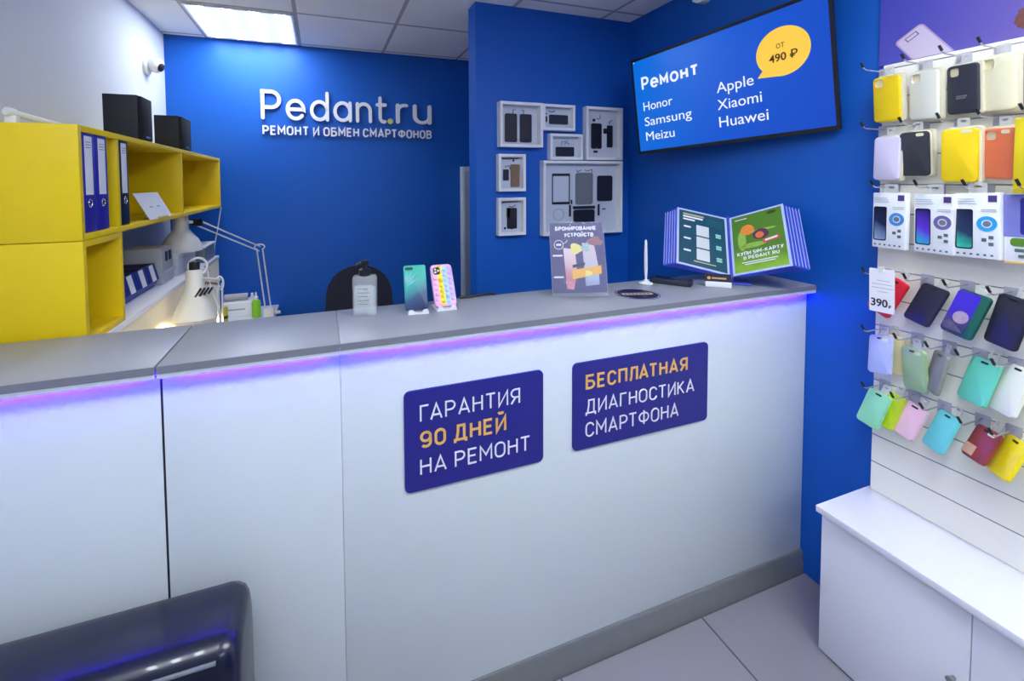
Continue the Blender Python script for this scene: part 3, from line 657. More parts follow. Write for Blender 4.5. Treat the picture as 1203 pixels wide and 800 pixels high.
for k in range(5):
    a = 2 * PI * k / 5; e = Vector((.26 * math.cos(a), .19 + .26 * math.sin(a), .075))
    obj('leg', tube(B(), [(0, .19, .1), e], [.022, .014], 8), M_BLK, ch); obj('caster', lathe(B(), [(.03, -.018), (.03, .018)], 14, aim(e + Vector((0, 0, -.044)), (math.sin(a), -math.cos(a), 0))), M_BLK, ch)

# ------------------------------------------------------------------ security camera, motion sensor
sc = thing('security_camera', 'small white dome camera on the white wall near the ceiling', 'camera', (XL, 1.88, 2.335))
obj('mount', lathe(B(), [(.055, 0), (.055, .012), (.045, .02)], 24, aim((0, 0, 0), (1, 0, 0))), M_WPL, sc)
Mc = aim((.055, .0, .005), (.8, -.25, -.35))
obj('dome', lathe(B(), [(.020, -.045), (.036, -.035), (.044, -.012), (.044, .006), (.036, .022), (.027, .028)], 24, Mc), M_WPL, sc)
obj('lens', lathe(B(), [(.026, .026), (.024, .033), (.012, .040), (.001, .042)], 20, Mc), M_BLK, sc)
ms = thing('motion_sensor', 'white wall sensor high above the television at the top edge', 'sensor', (0, .525, 2.525))
obj('housing', prism(B(), [(-.035, .02), (-.012, .0), (.012, 0), (.045, .02), (.045, .10), (-.035, .10)], -.045, -.001, axis='x'), M_WPL, ms, False); obj('lens', prism(B(), [(-.022, .045), (.03, .045), (.03, .08), (-.022, .08)], -.048, -.0445, axis='x'), M_FRAME, ms, False)

# ------------------------------------------------------------------ dark sofa
sf = thing('leather_sofa', 'dark navy leather sofa with its back against the white counter front', 'sofa', (-2.43, -.02, 0))
M_LEA = mat('navy_leather', (14, 18, 44), .30, var=.15, scale=60, bump=.15, coat=.3)
M_PIP = mat('pale_piping', (120, 124, 130), .4)
xl, xr = -.385, .39
prof = [(-.022, .29), (-.022, .60), (-.026, .655), (-.038, .680), (-.060, .690), (-.11, .692), (-.165, .690), (-.190, .683), (-.207, .668), (-.216, .645), (-.224, .60), (-.245, .45), (-.262, .35), (-.265, .29)]
bs = B(); rg = []
for fx, sh_ in ((0, .030), (.004, .017), (.012, .008), (.026, .002), (.040, 0), (.73, 0), (.745, .002), (.760, .008), (.769, .018), (.7735, .032)):
    ring = []
    for i, (yy, zz) in enumerate(prof):
        cy, cz = -.13, .45; k = max(0.0, (zz - cz) / .24); ky = (yy - cy) / .1
        ring.append(bs.verts.new((xl + fx, yy - sh_ * max(-1, min(1, ky)) * .9, zz - sh_ * 1.1 * k)))
    rg.append(ring)
for a_r, b_r in zip(rg[:-1], rg[1:]):
    for i in range(len(prof)): bs.faces.new((a_r[i], a_r[(i + 1) % len(prof)], b_r[(i + 1) % len(prof)], b_r[i]))
bs.faces.new(rg[0]); bs.faces.new(list(reversed(rg[-1])))
obj('backrest', bs, M_LEA, sf)
obj('piping', tube(B(), [(xl + .03, -.2115, .666), (xr - .12, -.2115, .666), (xr - .045, -.2115, .665)], .0042, 8), M_PIP, sf, label='pale seam piping')
obj('seat_cushion', box(B(), xl, xr, -.80, -.27, .28, .43, .03, 3), M_LEA, sf); obj('base', box(B(), xl + .01, xr - .01, -.78, -.04, .10, .30, .01), M_LEA, sf)
for x in (xl + .05, xr - .05):
    for y in (-.74, -.08): obj('leg', lathe(B(), [(.018, 0), (.022, .10)], 14, Matrix.Translation((x, y, 0))), M_BLK, sf)

# ------------------------------------------------------------------ things on the counter top
def rot2(tilt, yaw, roll=0.0):
    c, s = math.cos, math.sin
    R2 = Matrix(((1, 0, 0), (0, c(-tilt), -s(-tilt)), (0, s(-tilt), c(-tilt))))
    return Matrix.Rotation(yaw, 3, 'Z') @ R2 @ Matrix.Rotation(roll, 3, 'Y')
ZT = HC + .0005
# hand sanitiser
hsn = thing('sanitizer_bottle', 'clear square pump bottle of sanitiser on the counter', 'bottle', (-1.738, .213, ZT), rz=-.25)
hb = B(); lay = [(.068, .040, .000), (.074, .046, .004), (.074, .046, .118), (.068, .040, .126), (.026, .026, .128)]
rings = []
for w_, d_, z_ in lay: rings.append([hb.verts.new((a, b, z_)) for a, b in rrect(w_, d_, .010, 5)])
for a, b in zip(rings[:-1], rings[1:]):
    for i in range(len(a)): hb.faces.new((a[i], a[(i + 1) % len(a)], b[(i + 1) % len(a)], b[i]))
hb.faces.new(list(reversed(rings[0]))); hb.faces.new(rings[-1])
obj('bottle_body', hb, mat('sanitizer_clear', (236, 242, 246), .10, var=.02, alpha=.26), hsn)
obj('gel', box(B(), -.033, .033, -.019, .019, .004, .088, .006), mat('clear_gel', (222, 232, 238), .15, alpha=.25), hsn)
obj('bottle_label', prism(B(), rrect(.058, .085, .003, 3, 0, .058), -.0245, -.0235), mat('pale_label', (236, 240, 240), .4, alpha=.22), hsn, False)
tl = B()
for k in range(5): box(tl, -.02, .012 + .003 * (k % 2), -.0252, -.0246, .088 - k * .012, .0895 - k * .012)
obj('print', tl, mat('pale_print', (150, 156, 160), .5, alpha=.6), hsn, False)
obj('pump_collar', lathe(B(), [(.017, .126), (.018, .128), (.018, .146), (.014, .149)], 20), M_BLK, hsn)
pk = B(); lathe(pk, [(.006, .147), (.006, .160), (.013, .161), (.014, .172), (.011, .175)], 18); tube(pk, [(0, 0, .168), (-.02, -.012, .168), (-.026, -.016, .162)], [.006, .005, .004], 8); obj('pump_head', pk, M_BLK, hsn)

def phone_stand(t, R, zb, h):
    pass
def stand_phone(loc, tilt, yaw, w, h, label, build):
    R = rot2(tilt, yaw); t = thing('phone_display', label, 'phone', loc, R=R); build(t, w, h); return t
def stand_for(x, y, yaw, label):
    t = thing('phone_stand', label, 'stand', (x, y, ZT), rz=yaw, group=None)
    b = B(); box(b, -.034, .034, -.030, .042, 0, .004, .001); obj('stand_base', b, M_WPL, t)
    l = B(); prism(l, [(-.034, 0), (.034, 0), (.030, .015), (.018, .015), (.009, .006), (-.009, .006), (-.018, .015), (-.030, .015)], -.034, -.030); obj('stand_lip', l, M_WPL, t, False)
    s = B(); prism(s, [(.0325, .004), (.0365, .004), (.058, .07), (.054, .07)], -.022, .022, axis='x')
    obj('stand_back', s, M_WPL, t, False)
M_TEAL = grad('teal_print', ((-.45, 0, .89), -.075, .15), [(0, (30, 24, 78)), (.38, (16, 70, 116)), (.62, (16, 156, 150)), (1, (30, 190, 160))], .42, rot=.12, coat=.0)
def teal(t, w, h):
    obj('phone_body', shell(B(), w, h, .008, .008, .0025), M_TEAL, t)
    obj('camera_bar', prism(B(), rrect(.026, .009, .004, 4, -.019, h / 2 - .012), -.0015, .001), M_BLK, t, False)
    lv = B()
    for k, (a, l) in enumerate(((1.0, .05), (1.25, .06), (1.5, .05), (1.8, .04))):
        c0 = (-.032, .002 + .004 * k); d0 = (math.cos(a - .4), math.sin(a - .4)); n0 = (-d0[1], d0[0])
        prism(lv, [c0, (c0[0] + d0[0] * l * .5 + n0[0] * .005, c0[1] + d0[1] * l * .5 + n0[1] * .005), (c0[0] + d0[0] * l, c0[1] + d0[1] * l), (c0[0] + d0[0] * l * .5 - n0[0] * .005, c0[1] + d0[1] * l * .5 - n0[1] * .005)], -.0006, .0002)
    obj('leaf_print', lv, mat('pale_teal', (110, 190, 190), .3), t, False)
stand_phone((-1.577, .197, 1.2895), .45, -.09, .074, .148, 'teal-to-violet phone leaning on a white stand on the counter', teal)
def popit(t, w, h):
    ho = rrect(.022, .024, .006, 4, -.018, h / 2 - .024)
    cols = [('pop_pink', (250, 186, 226)), ('pop_yellow', (248, 216, 40)), ('pop_blue', (176, 206, 246)), ('pop_lilac', (216, 188, 244))]
    obj('case_shell', shell(B(), w, h, .013, .011, .003), mat('pop_pink_edge', (246, 180, 226), .45), t)
    ws = (w - .006) / 4
    for k, (nm, rgb) in enumerate(cols):
        b = B(); cx = -w / 2 + .003 + ws * (k + .5)
        top = h / 2 - (.005 if k in (1, 2) else .012); bot = -h / 2 + (.005 if k in (1, 2) else .012)
        box(b, cx - ws / 2, cx + ws / 2, -.0012, .002, bot, top)
        for r in range(7):
            z = bot + .012 + r * .0178
            if k < 2 and z > h / 2 - .04: continue
            lathe(b, [(.0072, 0), (.0064, .003), (.004, .0048), (.0005, .0055)], 14, aim((cx, -.001, z), (0, -1, 0)))
        obj('bubble_row', b, mat(nm, rgb, .45), t, label=('pink', 'yellow', 'pale blue', 'lilac')[k] + ' row of bubbles')
    cbm = obj('camera_bump', shell(B(), .023, .025, .006, .003, .001, cx=-.0185, cz=h / 2 - .0235), M_BLK, t)
    for v in cbm.data.vertices: v.co.y -= .0035
    ln = B()
    for dx, dz in ((-.005, .005), (-.005, -.005), (.005, .0)): prism(ln, circ(.0035, 14, -.0185 + dx, h / 2 - .0235 + dz), -.0045, -.003)
    obj('lens', ln, mat('lens_black', (10, 10, 22), .1), t, False)
stand_phone((-1.48, .206, 1.2865), .51, .005, .075, .145, 'phone in a pink, yellow and lilac bubble case on a white stand', popit)
stand_for(-1.574, .189, -.09, 'white phone stand under the teal phone'); stand_for(-1.48, .196, .005, 'white phone stand under the bubble case phone')

# poster in acrylic stand
ps = thing('poster_stand', 'dark poster about booking devices in a clear acrylic stand on the counter', 'sign', (-.977, .172, 1.3485), R=rot2(.225, -.356, -.02))
pw, ph = .202, .270
M_PNV = mat('poster_violet', (58, 50, 112), .4, var=.06)
obj('poster', box(B(), -pw / 2 + .003, pw / 2 - .003, .0022, .0032, -ph / 2 + .012, ph / 2 - .002), M_PNV, ps, False)
strokes(ps, 'БРОНИРОВАНИЕ', -.078, .104, .150, .0150, M_TXTW, .0016, .26, .0004, .10); strokes(ps, 'УСТРОЙСТВ', -.046, .080, .108, .0150, M_TXTW, .0016, .26, .0004, .10)
obj('badge_ring', prism(B(), circ(.0175, 28, -.068, .052), .0016, .002, holes=[circ(.0155, 28, -.068, .052)]), M_TXTW, ps, False)
flat(ps, 'note_bar', rrect(.019, .007, .002, 3, -.068, .052), M_TXTW, .0014, .0020)
obj('arrow_print', tube(B(), [(-.052, .0018, .056), (-.042, .0018, .059), (-.035, .0018, .069)], .0011, 6), M_TXTW, ps)
def blob(name, cx, cz, rx, rz, m, y, k=0.0, n=22, seed=1):
    rnd = random.Random(seed); a0 = rnd.random() * 6
    pts = [(cx + rx * (1 + k * math.sin(3 * t + a0) + k * .6 * math.sin(5 * t + 2 * a0)) * math.cos(t), cz + rz * (1 + k * math.sin(3 * t + a0)) * math.sin(t)) for t in [2 * PI * i / n for i in range(n)]]
    return flat(ps, name, pts, m, y, y + .0004)
M_PK = grad('phone_pink', ((0, 0, 1), -.12, .16), [(0, (216, 150, 170)), (.5, (196, 120, 130)), (1, (232, 208, 220))], .3, rot=.3)
M_PB = grad('phone_blue', ((0, 0, 1), -.12, .18), [(0, (90, 70, 160)), (.5, (176, 190, 216)), (1, (216, 190, 200))], .3, rot=.3)
flat(ps, 'phone_print', [(-.052, .04), (-.01, .034), (-.006, -.05), (-.022, -.112), (-.046, -.108), (-.05, -.02)], M_PK, .0014, .0020)
flat(ps, 'phone_print', [(.018, .058), (.062, .046), (.072, -.03), (.072, -.095), (.022, -.10), (.02, -.02)], M_PB, .0014, .0020)
blob('flower_print', -.006, .036, .022, .020, mat('print_yellow', (238, 222, 130), .5, var=.2, scale=200), .0010, .12, seed=3)
blob('flower_print', .064, .062, .030, .016, mat('print_rose', (150, 96, 110), .5, var=.4, scale=150), .0011, .2, seed=5)
blob('flower_print', .030, .04, .014, .016, mat('print_mint', (150, 190, 190), .5, var=.3, scale=150), .0009, .2, seed=6)
flat(ps, 'label_bar', [(-.022, -.034), (.024, -.024), (.024, -.014), (-.022, -.023)], M_DARK, .0008, .0016)
flat(ps, 'price_bar', [(-.024, -.075), (.082, -.056), (.082, -.026), (-.024, -.041)], mat('print_orange', (240, 180, 62), .5, var=.05), .0007, .0018)
blob('flower_print', .034, -.054, .013, .010, mat('print_yellow', (238, 222, 130), .5, var=.2, scale=200), .0005, .15, seed=8)
for z in (.012, -.066): flat(ps, 'note_bar', rrect(.036, .006, .002, 3, -.074, z), M_TXTW, .0014, .0020)
a_ = B(); box(a_, -pw / 2, pw / 2, .0034, .0056, -ph / 2, ph / 2, .0006); box(a_, -pw / 2, pw / 2, -.0022, -.0006, -ph / 2, ph / 2, .0004); box(a_, -pw / 2, pw / 2, -.0022, .0056, -ph / 2 - .0022, -ph / 2, .0004)
obj('acrylic_sleeve', a_, M_ACR, ps)
f_ = B(); prism(f_, [(-.002, -ph / 2 - .002), (.002, -ph / 2 - .002), (.063, -.112), (.0635, -.115)], -pw / 2, pw / 2, axis='x')
obj('acrylic_foot', f_, M_ACR, ps, False)

# round sticker
st = thing('round_sticker', 'round dark sticker stuck flat on the counter top', 'sticker', (-.757, .118, HC + .0002), rz=-.25)
obj('disc', prism(B(), circ(.080, 40), 0, .0006, axis='z'), mat('sticker_navy', (32, 30, 66), .35), st, False)
obj('ring', prism(B(), circ(.075, 40), .0004, .0009, holes=[circ(.0735, 40)], axis='z'), M_TXTW, st, False)
obj('band', prism(B(), rrect(.115, .026, .004, 4), .0004, .001, axis='z'), mat('sticker_gold', (206, 186, 150), .4, var=.1), st, False)
tb = B()
for k in range(7): box(tb, -.05 + k * .0145, -.041 + k * .0145, -.007, .007, .0008, .0013)
obj('print', tb, mat('sticker_navy', (32, 30, 66), .35), st, False)

# pen standing in a base
pn = thing('desk_pen', 'white pen standing upright in a small round base on the counter', 'pen', (-.615, .235, ZT))
obj('pen_base', lathe(B(), [(.026, 0), (.027, .004), (.016, .008), (.010, .013), (.006, .018)], 24), M_WPL, pn)
obj('pen_body', tube(B(), [(0, 0, .012), (.001, .002, .06), (.002, .004, .12), (.003, .006, .172), (.003, .006, .180)], [.0035, .0068, .0066, .0045, .003], 12), M_WPL, pn)
obj('pen_clip', box(B(), .006, .009, .002, .006, .115, .172, .001), M_WIRE, pn)

# small dark terminal
tm = thing('card_reader', 'flat dark handheld reader lying on the counter before the page display', 'device', (-.515, .205, ZT), rz=-.95)
tmo = obj('casing', shell(B(), .155, .068, .014, .022, .006), mat('reader_dark', (30, 34, 52), .35), tm)
for v in tmo.data.vertices: v.co = Vector((v.co.x, v.co.z, .022 - v.co.y))
obj('screen', box(B(), -.06, -.005, -.024, .024, .0215, .0226), mat('reader_glass', (14, 16, 28), .1), tm, False); obj('key_row', box(B(), .015, .062, -.024, .024, .0215, .0232, .0008), mat('reader_keys', (52, 58, 82), .4), tm)

# white block with dark strip
bl = thing('name_block', 'small white block with a dark name strip in front of the page display', 'sign', (-.385, .098, ZT), rz=-.72)
obj('block', box(B(), -.045, .045, -.018, .018, 0, .022, .002), M_ACR if False else M_WHITE, bl)
nb = B(); prism(nb, [(-.014, .0215), (.010, .0215), (.017, .048), (.013, .048)], -.046, .046, axis='x'); obj('name_strip', nb, mat('strip_dark', (40, 34, 52), .35), bl, False)
td = B(); box(td, -.022, .028, -.0085, -.004, .031, .037); obj('print', td, mat('strip_print', (200, 170, 120), .5), bl, False)
obj('badge', prism(B(), circ(.006, 14, -.032, .034), -.0085, -.004), M_TXTY, bl, False)

# page display with fanned pockets
PB = Vector((-.293, .114, 1.240)); T_, TL_ = .569, .494
UP = Vector((math.sin(TL_), math.sin(T_) * math.cos(TL_), math.cos(T_) * math.cos(TL_)))
dp = thing('page_display', 'tilted flip display of blue pockets open at a teal page and a green poster page', 'display stand', (-.28, .14, HC + .0005))
off = Vector((-.28, .14, HC + .0005))
def pdir(a):
    d = Vector((math.cos(a), math.sin(a), 0)); d = d - UP * d.dot(UP); return d.normalized()
def page_bm(a, g, w, h, z0, t, inset=0.0, out=0.0):
    """a page hinged on the spine: local frame (d, UP), thickness t along its normal"""
    d = pdir(a); n = d.cross(UP).normalized()
    if n.dot(CAM - PB) < 0: n = -n
    b = B(); c = [PB - off + d * (g + inset) + UP * (z0 + inset), PB - off + d * (g + w - inset) + UP * (z0 + inset), PB - off + d * (g + w - inset) + UP * (z0 + h - inset), PB - off + d * (g + inset) + UP * (z0 + h - inset)]
    f0 = [b.verts.new(p + n * out) for p in c]; f1 = [b.verts.new(p + n * (out - t)) for p in c]
    b.faces.new(f0); b.faces.new(list(reversed(f1)))
    for i in range(4): b.faces.new((f0[i], f1[i], f1[(i + 1) % 4], f0[(i + 1) % 4]))
    return b
M_POCK = mat('pocket_blue', (60, 80, 200), .3, var=.05); M_PEDGE = mat('pocket_edge', (186, 200, 240), .3)
PW, PH = .210, .297
for k in range(1, 6):
    for a, s in ((2.821, -1), (-1.460, 1)):
        g = .006 + .0085 * k
        p = obj('pocket', page_bm(a + s * .030 * k, g, PW, PH - .004 * k, -.0015 * k, .0016), M_POCK, dp, False)
        obj('pocket_tab', page_bm(a + s * .030 * k, g + PW - .0016, .0017, PH * .94, .004 - .0015 * k, .003, out=.001), M_PEDGE, p, False)
def front(a, mprint, label):
    p = obj('page', page_bm(a, .006, PW, PH, 0, .002), M_PEDGE, dp, False, label)
    obj('print_sheet', page_bm(a, .006, PW, PH, 0, .0006, .009, .0006), mprint, p, False)
    d = pdir(a); n = d.cross(UP).normalized()
    if n.dot(CAM - PB) < 0: n = -n
    # frame for prints: x to the right as seen, z up
    x = UP.cross(n).normalized()
    org = PB - off + d * (.006 + PW / 2) + UP * (PH / 2) + n * .0016
    M = Matrix(((x.x, -n.x, UP.x, org.x), (x.y, -n.y, UP.y, org.y), (x.z, -n.z, UP.z, org.z), (0, 0, 0, 1)))
    return p, M
def put(p, M, name, bm, m):
    bm.transform(M); return obj(name, bm, m, p, smooth=False)
M_TEALPG = mat('teal_page', (16, 76, 96), .4, var=.06); M_GRN = grad('green_page', ((.35, .35, 1), -.16, .36), [(0, (70, 140, 40)), (.45, (96, 160, 44)), (.7, (140, 186, 60)), (1, (84, 130, 40))], .4, rot=.25)
p1, m1 = front(2.821, M_TEALPG, 'teal page')
put(p1, m1, 'heading_bar', prism(B(), rrect(.088, .009, .002, 2, -.036, .121), 0, .0004), mat('print_sand', (190, 186, 140), .5))
hb2 = B(); prism(hb2, rrect(.084, .009, .002, 2, -.038, .107), 0, .0004); prism(hb2, rrect(.05, .008, .002, 2, -.055, .092), 0, .0004); put(p1, m1, 'heading_bar', hb2, M_TXTW)
hl = B()
for k in range(4): prism(hl, rrect(.070, .0025, .001, 2, .052, .112 - k * .010), 0, .0004)
put(p1, m1, 'small_print', hl, mat('print_dull_teal', (40, 104, 124), .5))
nt_ = B(); bt_ = B(); ic_ = B()
for k in range(3):
    z = .052 - k * .062
    prism(nt_, rrect(.030, .009, .003, 3, -.062, z), 0, .0004)
    prism(bt_, rrect(.052, .055, .002, 2, .002, z - .008), 0, .0004)
for k in range(3):
    for q in range(2): prism(ic_, rrect(.022, .009, .002, 3, .066, .040 - k * .060 - q * .011), 0, .0004)
put(p1, m1, 'note_bar', nt_, M_TXTW); put(p1, m1, 'blank_square', bt_, mat('pale_square', (212, 216, 220), .5)); put(p1, m1, 'icon', ic_, mat('icon_green', (150, 214, 190), .5))
put(p1, m1, 'heading_bar', prism(B(), rrect(.088, .005, .001, 2, .008, -.118), 0, .0004), mat('print_sand', (190, 186, 140), .5))
p2, m2 = front(-1.460, M_GRN, 'green poster page')
put(p2, m2, 'lettering', stroke_bm('КУПИ SIM-КАРТУ', -.083, -.062, .170, .017, 0, .24, .0003, .10), M_TXTW); put(p2, m2, 'lettering', stroke_bm('В PEDANT.RU', -.060, -.084, .130, .016, 0, .24, .0003, .10), M_TXTW)
sm = B()
for k in range(2): prism(sm, rrect(.13 - k * .02, .004, .001, 2, -.002, -.097 - k * .009), 0, .0004)
put(p2, m2, 'small_print', sm, M_TXTW)
put(p2, m2, 'badge', prism(B(), circ(.026, 24, -.036, .060), 0, .0006), mat('print_badge', (238, 140, 60), .5, var=.15, scale=120))
bd2 = B(); prism(bd2, circ(.030, 22, .012, .026, .026), -.0002, .0005); put(p2, m2, 'picture_print', bd2, mat('print_plum', (96, 50, 84), .5, var=.4, scale=90))
put(p2, m2, 'picture_print', prism(B(), circ(.016, 18, .008, .022), -.0004, .0003), mat('print_coral', (236, 120, 70), .5, var=.3, scale=160))
put(p2, m2, 'price_bar', prism(B(), [(.018, -.022), (.078, -.012), (.078, .004), (.018, -.004)], 0, .0006), mat('print_red', (216, 80, 84), .5))
put(p2, m2, 'small_print', prism(B(), [(.026, -.014), (.070, -.007), (.070, .001), (.026, -.006)], -.0004, .0002), M_TXTW)
put(p2, m2, 'small_print', prism(B(), rrect(.048, .004, .001, 2, -.058, .121), 0, .0004), M_TXTW)
for (cx_, cz_, rx_, rz_) in ((-.02, -.02, .05, .012), (.02, .045, .05, .006), (-.06, .01, .016, .05)): put(p2, m2, 'leaf_print', prism(B(), circ(rx_, 20, cx_, cz_, rz_), .0002, .0006), mat('print_light_green', (150, 190, 80), .5, var=.2, scale=60))
put(p2, m2, 'picture_print', prism(B(), circ(.018, 18, .060, .122, .008), 0, .0004), mat('print_dark_green', (60, 76, 40), .5, var=.3, scale=120))
spn = B(); tube(spn, [PB - off - UP * .012, PB - off + UP * (PH + .012)], .0045, 10); obj('spine', spn, M_POCK, dp)
bsd = B(); box(bsd, -.075, .075, -.05, .06, 0, .006, .002); sbo = obj('stand_base', bsd, mat('stand_blue', (70, 84, 180), .35), dp)
for v in sbo.data.vertices: v.co = Matrix.Rotation(-.75, 3, 'Z') @ v.co
arm = B(); tube(arm, [(-.01, -.02, .005), PB - off - UP * .01, PB - off + UP * .05 + Vector((.006, .006, 0))], .006, 8); obj('stand_arm', arm, mat('stand_blue', (70, 84, 180), .35), dp)
tag(obj('counter_cable', tube(B(), [(-1.40, .288, ZT + .004), (-1.35, .284, ZT + .006), (-1.30, .286, ZT + .010), (-1.27, .293, ZT + .006), (-1.24, .300, ZT - .01), (-1.23, .306, ZT - .12)], .005, 8), M_BLK), 'short black cable over the back edge of the counter by the grey locker', 'cable')

# ------------------------------------------------------------------ slatwall, poster above, cabinet below
YE = -1.5
M_SLAT = mat('slat_white', (246, 242, 230), .3, var=.01, scale=5)
sw = thing('slatwall_panel', 'white slatted display panel on the right wall full of phone cases', 'panel', (0, SY, .524))
gz = [.627 + .0985 * k - .524 for k in range(15)]
obj('board', box(B(), SX + .004, -.001, YE - SY, 0, 0, 2.021 - .524), M_SLAT, sw, False)
zs = [0.0005] + gz + [2.021 - .524]
for k in range(len(zs) - 1):
    obj('slat', box(B(), SX, SX + .006, YE - SY + .001, -.0005, zs[k] + (.002 if k else 0), zs[k + 1] - .002, .0006), M_SLAT, sw, False)
for g in gz: obj('groove', box(B(), SX + .0015, SX + .0045, YE - SY + .001, -.0006, g - .0022, g + .0022), M_GROOVE, sw, False)
pw_ = thing('wall_poster', 'violet advertising poster with a pale phone print above the display panel', 'poster', (-.001, SY + .022, 2.024))
M_VIO = grad('poster_gradient', ((0, 1, .35), -.6, .75), [(0, (150, 90, 130)), (.35, (104, 90, 160)), (.75, (78, 76, 176)), (1, (66, 66, 178))], .4, rot=.06)
obj('sheet', box(B(), -.006, 0, YE - SY, 0, 0, ZC - 2.03), M_VIO, pw_, False)
def on_poster(name, pts, m, d, label=None):
    b = B(); prism(b, [(y - (SY + .022), z - 2.024) for y, z in pts], -.0061 - d, -.006, axis='x'); return obj(name, b, m, pw_, False, label)
def rotrect(cy, cz, w, h, r, ang): 
    return [(cy + x * math.cos(ang) - z * math.sin(ang), cz + x * math.sin(ang) + z * math.cos(ang)) for x, z in rrect(w, h, r, 6)]
def clipz(pts, z): return [(y, max(p, z)) for y, p in pts]
A_ = -.585
_A, _B = Vector((-.246, 2.092)), Vector((-.316, 2.139)); _e1 = (_B - _A).normalized(); _e2 = Vector((-.578, -.816))
def pp(u, v): q = _A + _e1 * u + _e2 * v; return (q.x, q.y)
def outline(i, far): 
    L = .084; r = .012
    p = [pp(i, far)] + [pp(i + r - r * math.cos(t), i + r - r * math.sin(t)) for t in [k * PI / 12 for k in range(7)]] + [pp(L - i - r + r * math.sin(t), i + r - r * math.cos(t)) for t in [k * PI / 12 for k in range(7)]] + [pp(L - i, far)]
    return [q if q[1] >= 2.0255 else None for q in p]
def clipped(i):
    L = .084; fa = lambda u: ((_A + _e1 * u).y - 2.0255) / .816
    p = outline(i, .05); p[0] = pp(i, fa(i)); p[-1] = pp(L - i, fa(L - i)); return [q for q in p if q]
on_poster('phone_print', clipped(0), mat('print_lilac', (176, 150, 190), .5), .0006, 'pale lilac phone print')
on_poster('phone_face_print', clipped(.004), mat('print_lilac_white', (204, 190, 214), .5), .0008)
on_poster('label_print', [pp(.025, .012), pp(.060, .012), pp(.060, .027), pp(.025, .027)], mat('print_violet_dark', (88, 70, 120), .5), .0010)
on_poster('label_print', [pp(.0275, .0145), pp(.0575, .0145), pp(.0575, .0245), pp(.0275, .0245)], mat('print_lilac_white', (204, 190, 214), .5), .0012)
rnd = random.Random(4)
on_poster('hair_print', [(-.572 + (.052 + .010 * rnd.random()) * math.cos(t), 2.075 + (.036 + .008 * rnd.random()) * math.sin(t)) for t in [2 * PI * i / 30 for i in range(30)]], mat('print_brown', (112, 66, 62), .5, var=.3, scale=80), .0006)
on_poster('face_print', [(-.570 + .034 * math.cos(t), 2.052 + .03 * math.sin(t)) for t in [2 * PI * i / 24 for i in range(24)]], mat('print_skin', (226, 190, 176), .5), .0009)

cabt = thing('base_cabinet', 'white low cabinet with doors under the slatted display panel', 'cabinet', (0, -.2165, 0))
cw = 1.28
obj('body', box(B(), -.2445, -.001, -cw + .004, -.004, .0, .5005), M_WHITE, cabt, False)
obj('cabinet_top', box(B(), -.2895, -.001, -cw, 0, .5015, .5230, .0012), M_WHITE, cabt)
for k in range(3):
    y1 = -.004 - k * .362; y0 = y1 - .3595
    d = obj('door', box(B(), -.2635, -.245, y0, y1, .008, .4995, .0008), M_WHITE, cabt)
    hy = y0 + .028 if k != 1 else y1 - .075
    hb_ = B(); lathe(hb_, [(.005, 0), (.005, .014), (.009, .017), (.009, .022), (.006, .024)], 18, aim((-.2635, hy, .276), (-1, 0, 0))); obj('handle', hb_, M_ALU, d)
obj('door_gap', box(B(), -.258, -.2446, -.3660, -.3640, .008, .4995), M_GROOVE, cabt, False); obj('door_gap', box(B(), -.258, -.2446, -.7280, -.7260, .008, .4995), M_GROOVE, cabt, False)

# hooks
HOOKX = -.135
def hook(y, z, holds, length=.112):
    t = thing('display_hook', 'wire display hook ' + holds, 'hook', (SX, y, z), group='wire hooks on the slatted panel')
    obj('back_plate', box(B(), -.0035, -.0003, -.016, .016, -.030, .012, .001), mat('hook_plate', (172, 172, 184), .4), t)
    tip = Vector((-length - .006, .004, .020))
    obj('wire', tube(B(), [(-.003, 0, 0), (-length + .012, 0, 0), (-length, .0, .004), tip], .0021, 8), M_WIRE, t)
    obj('tip', tube(B(), [Vector((-length - .001, .001, .008)), tip + Vector((-.002, .001, .004))], .0036, 8), M_BLK, t)

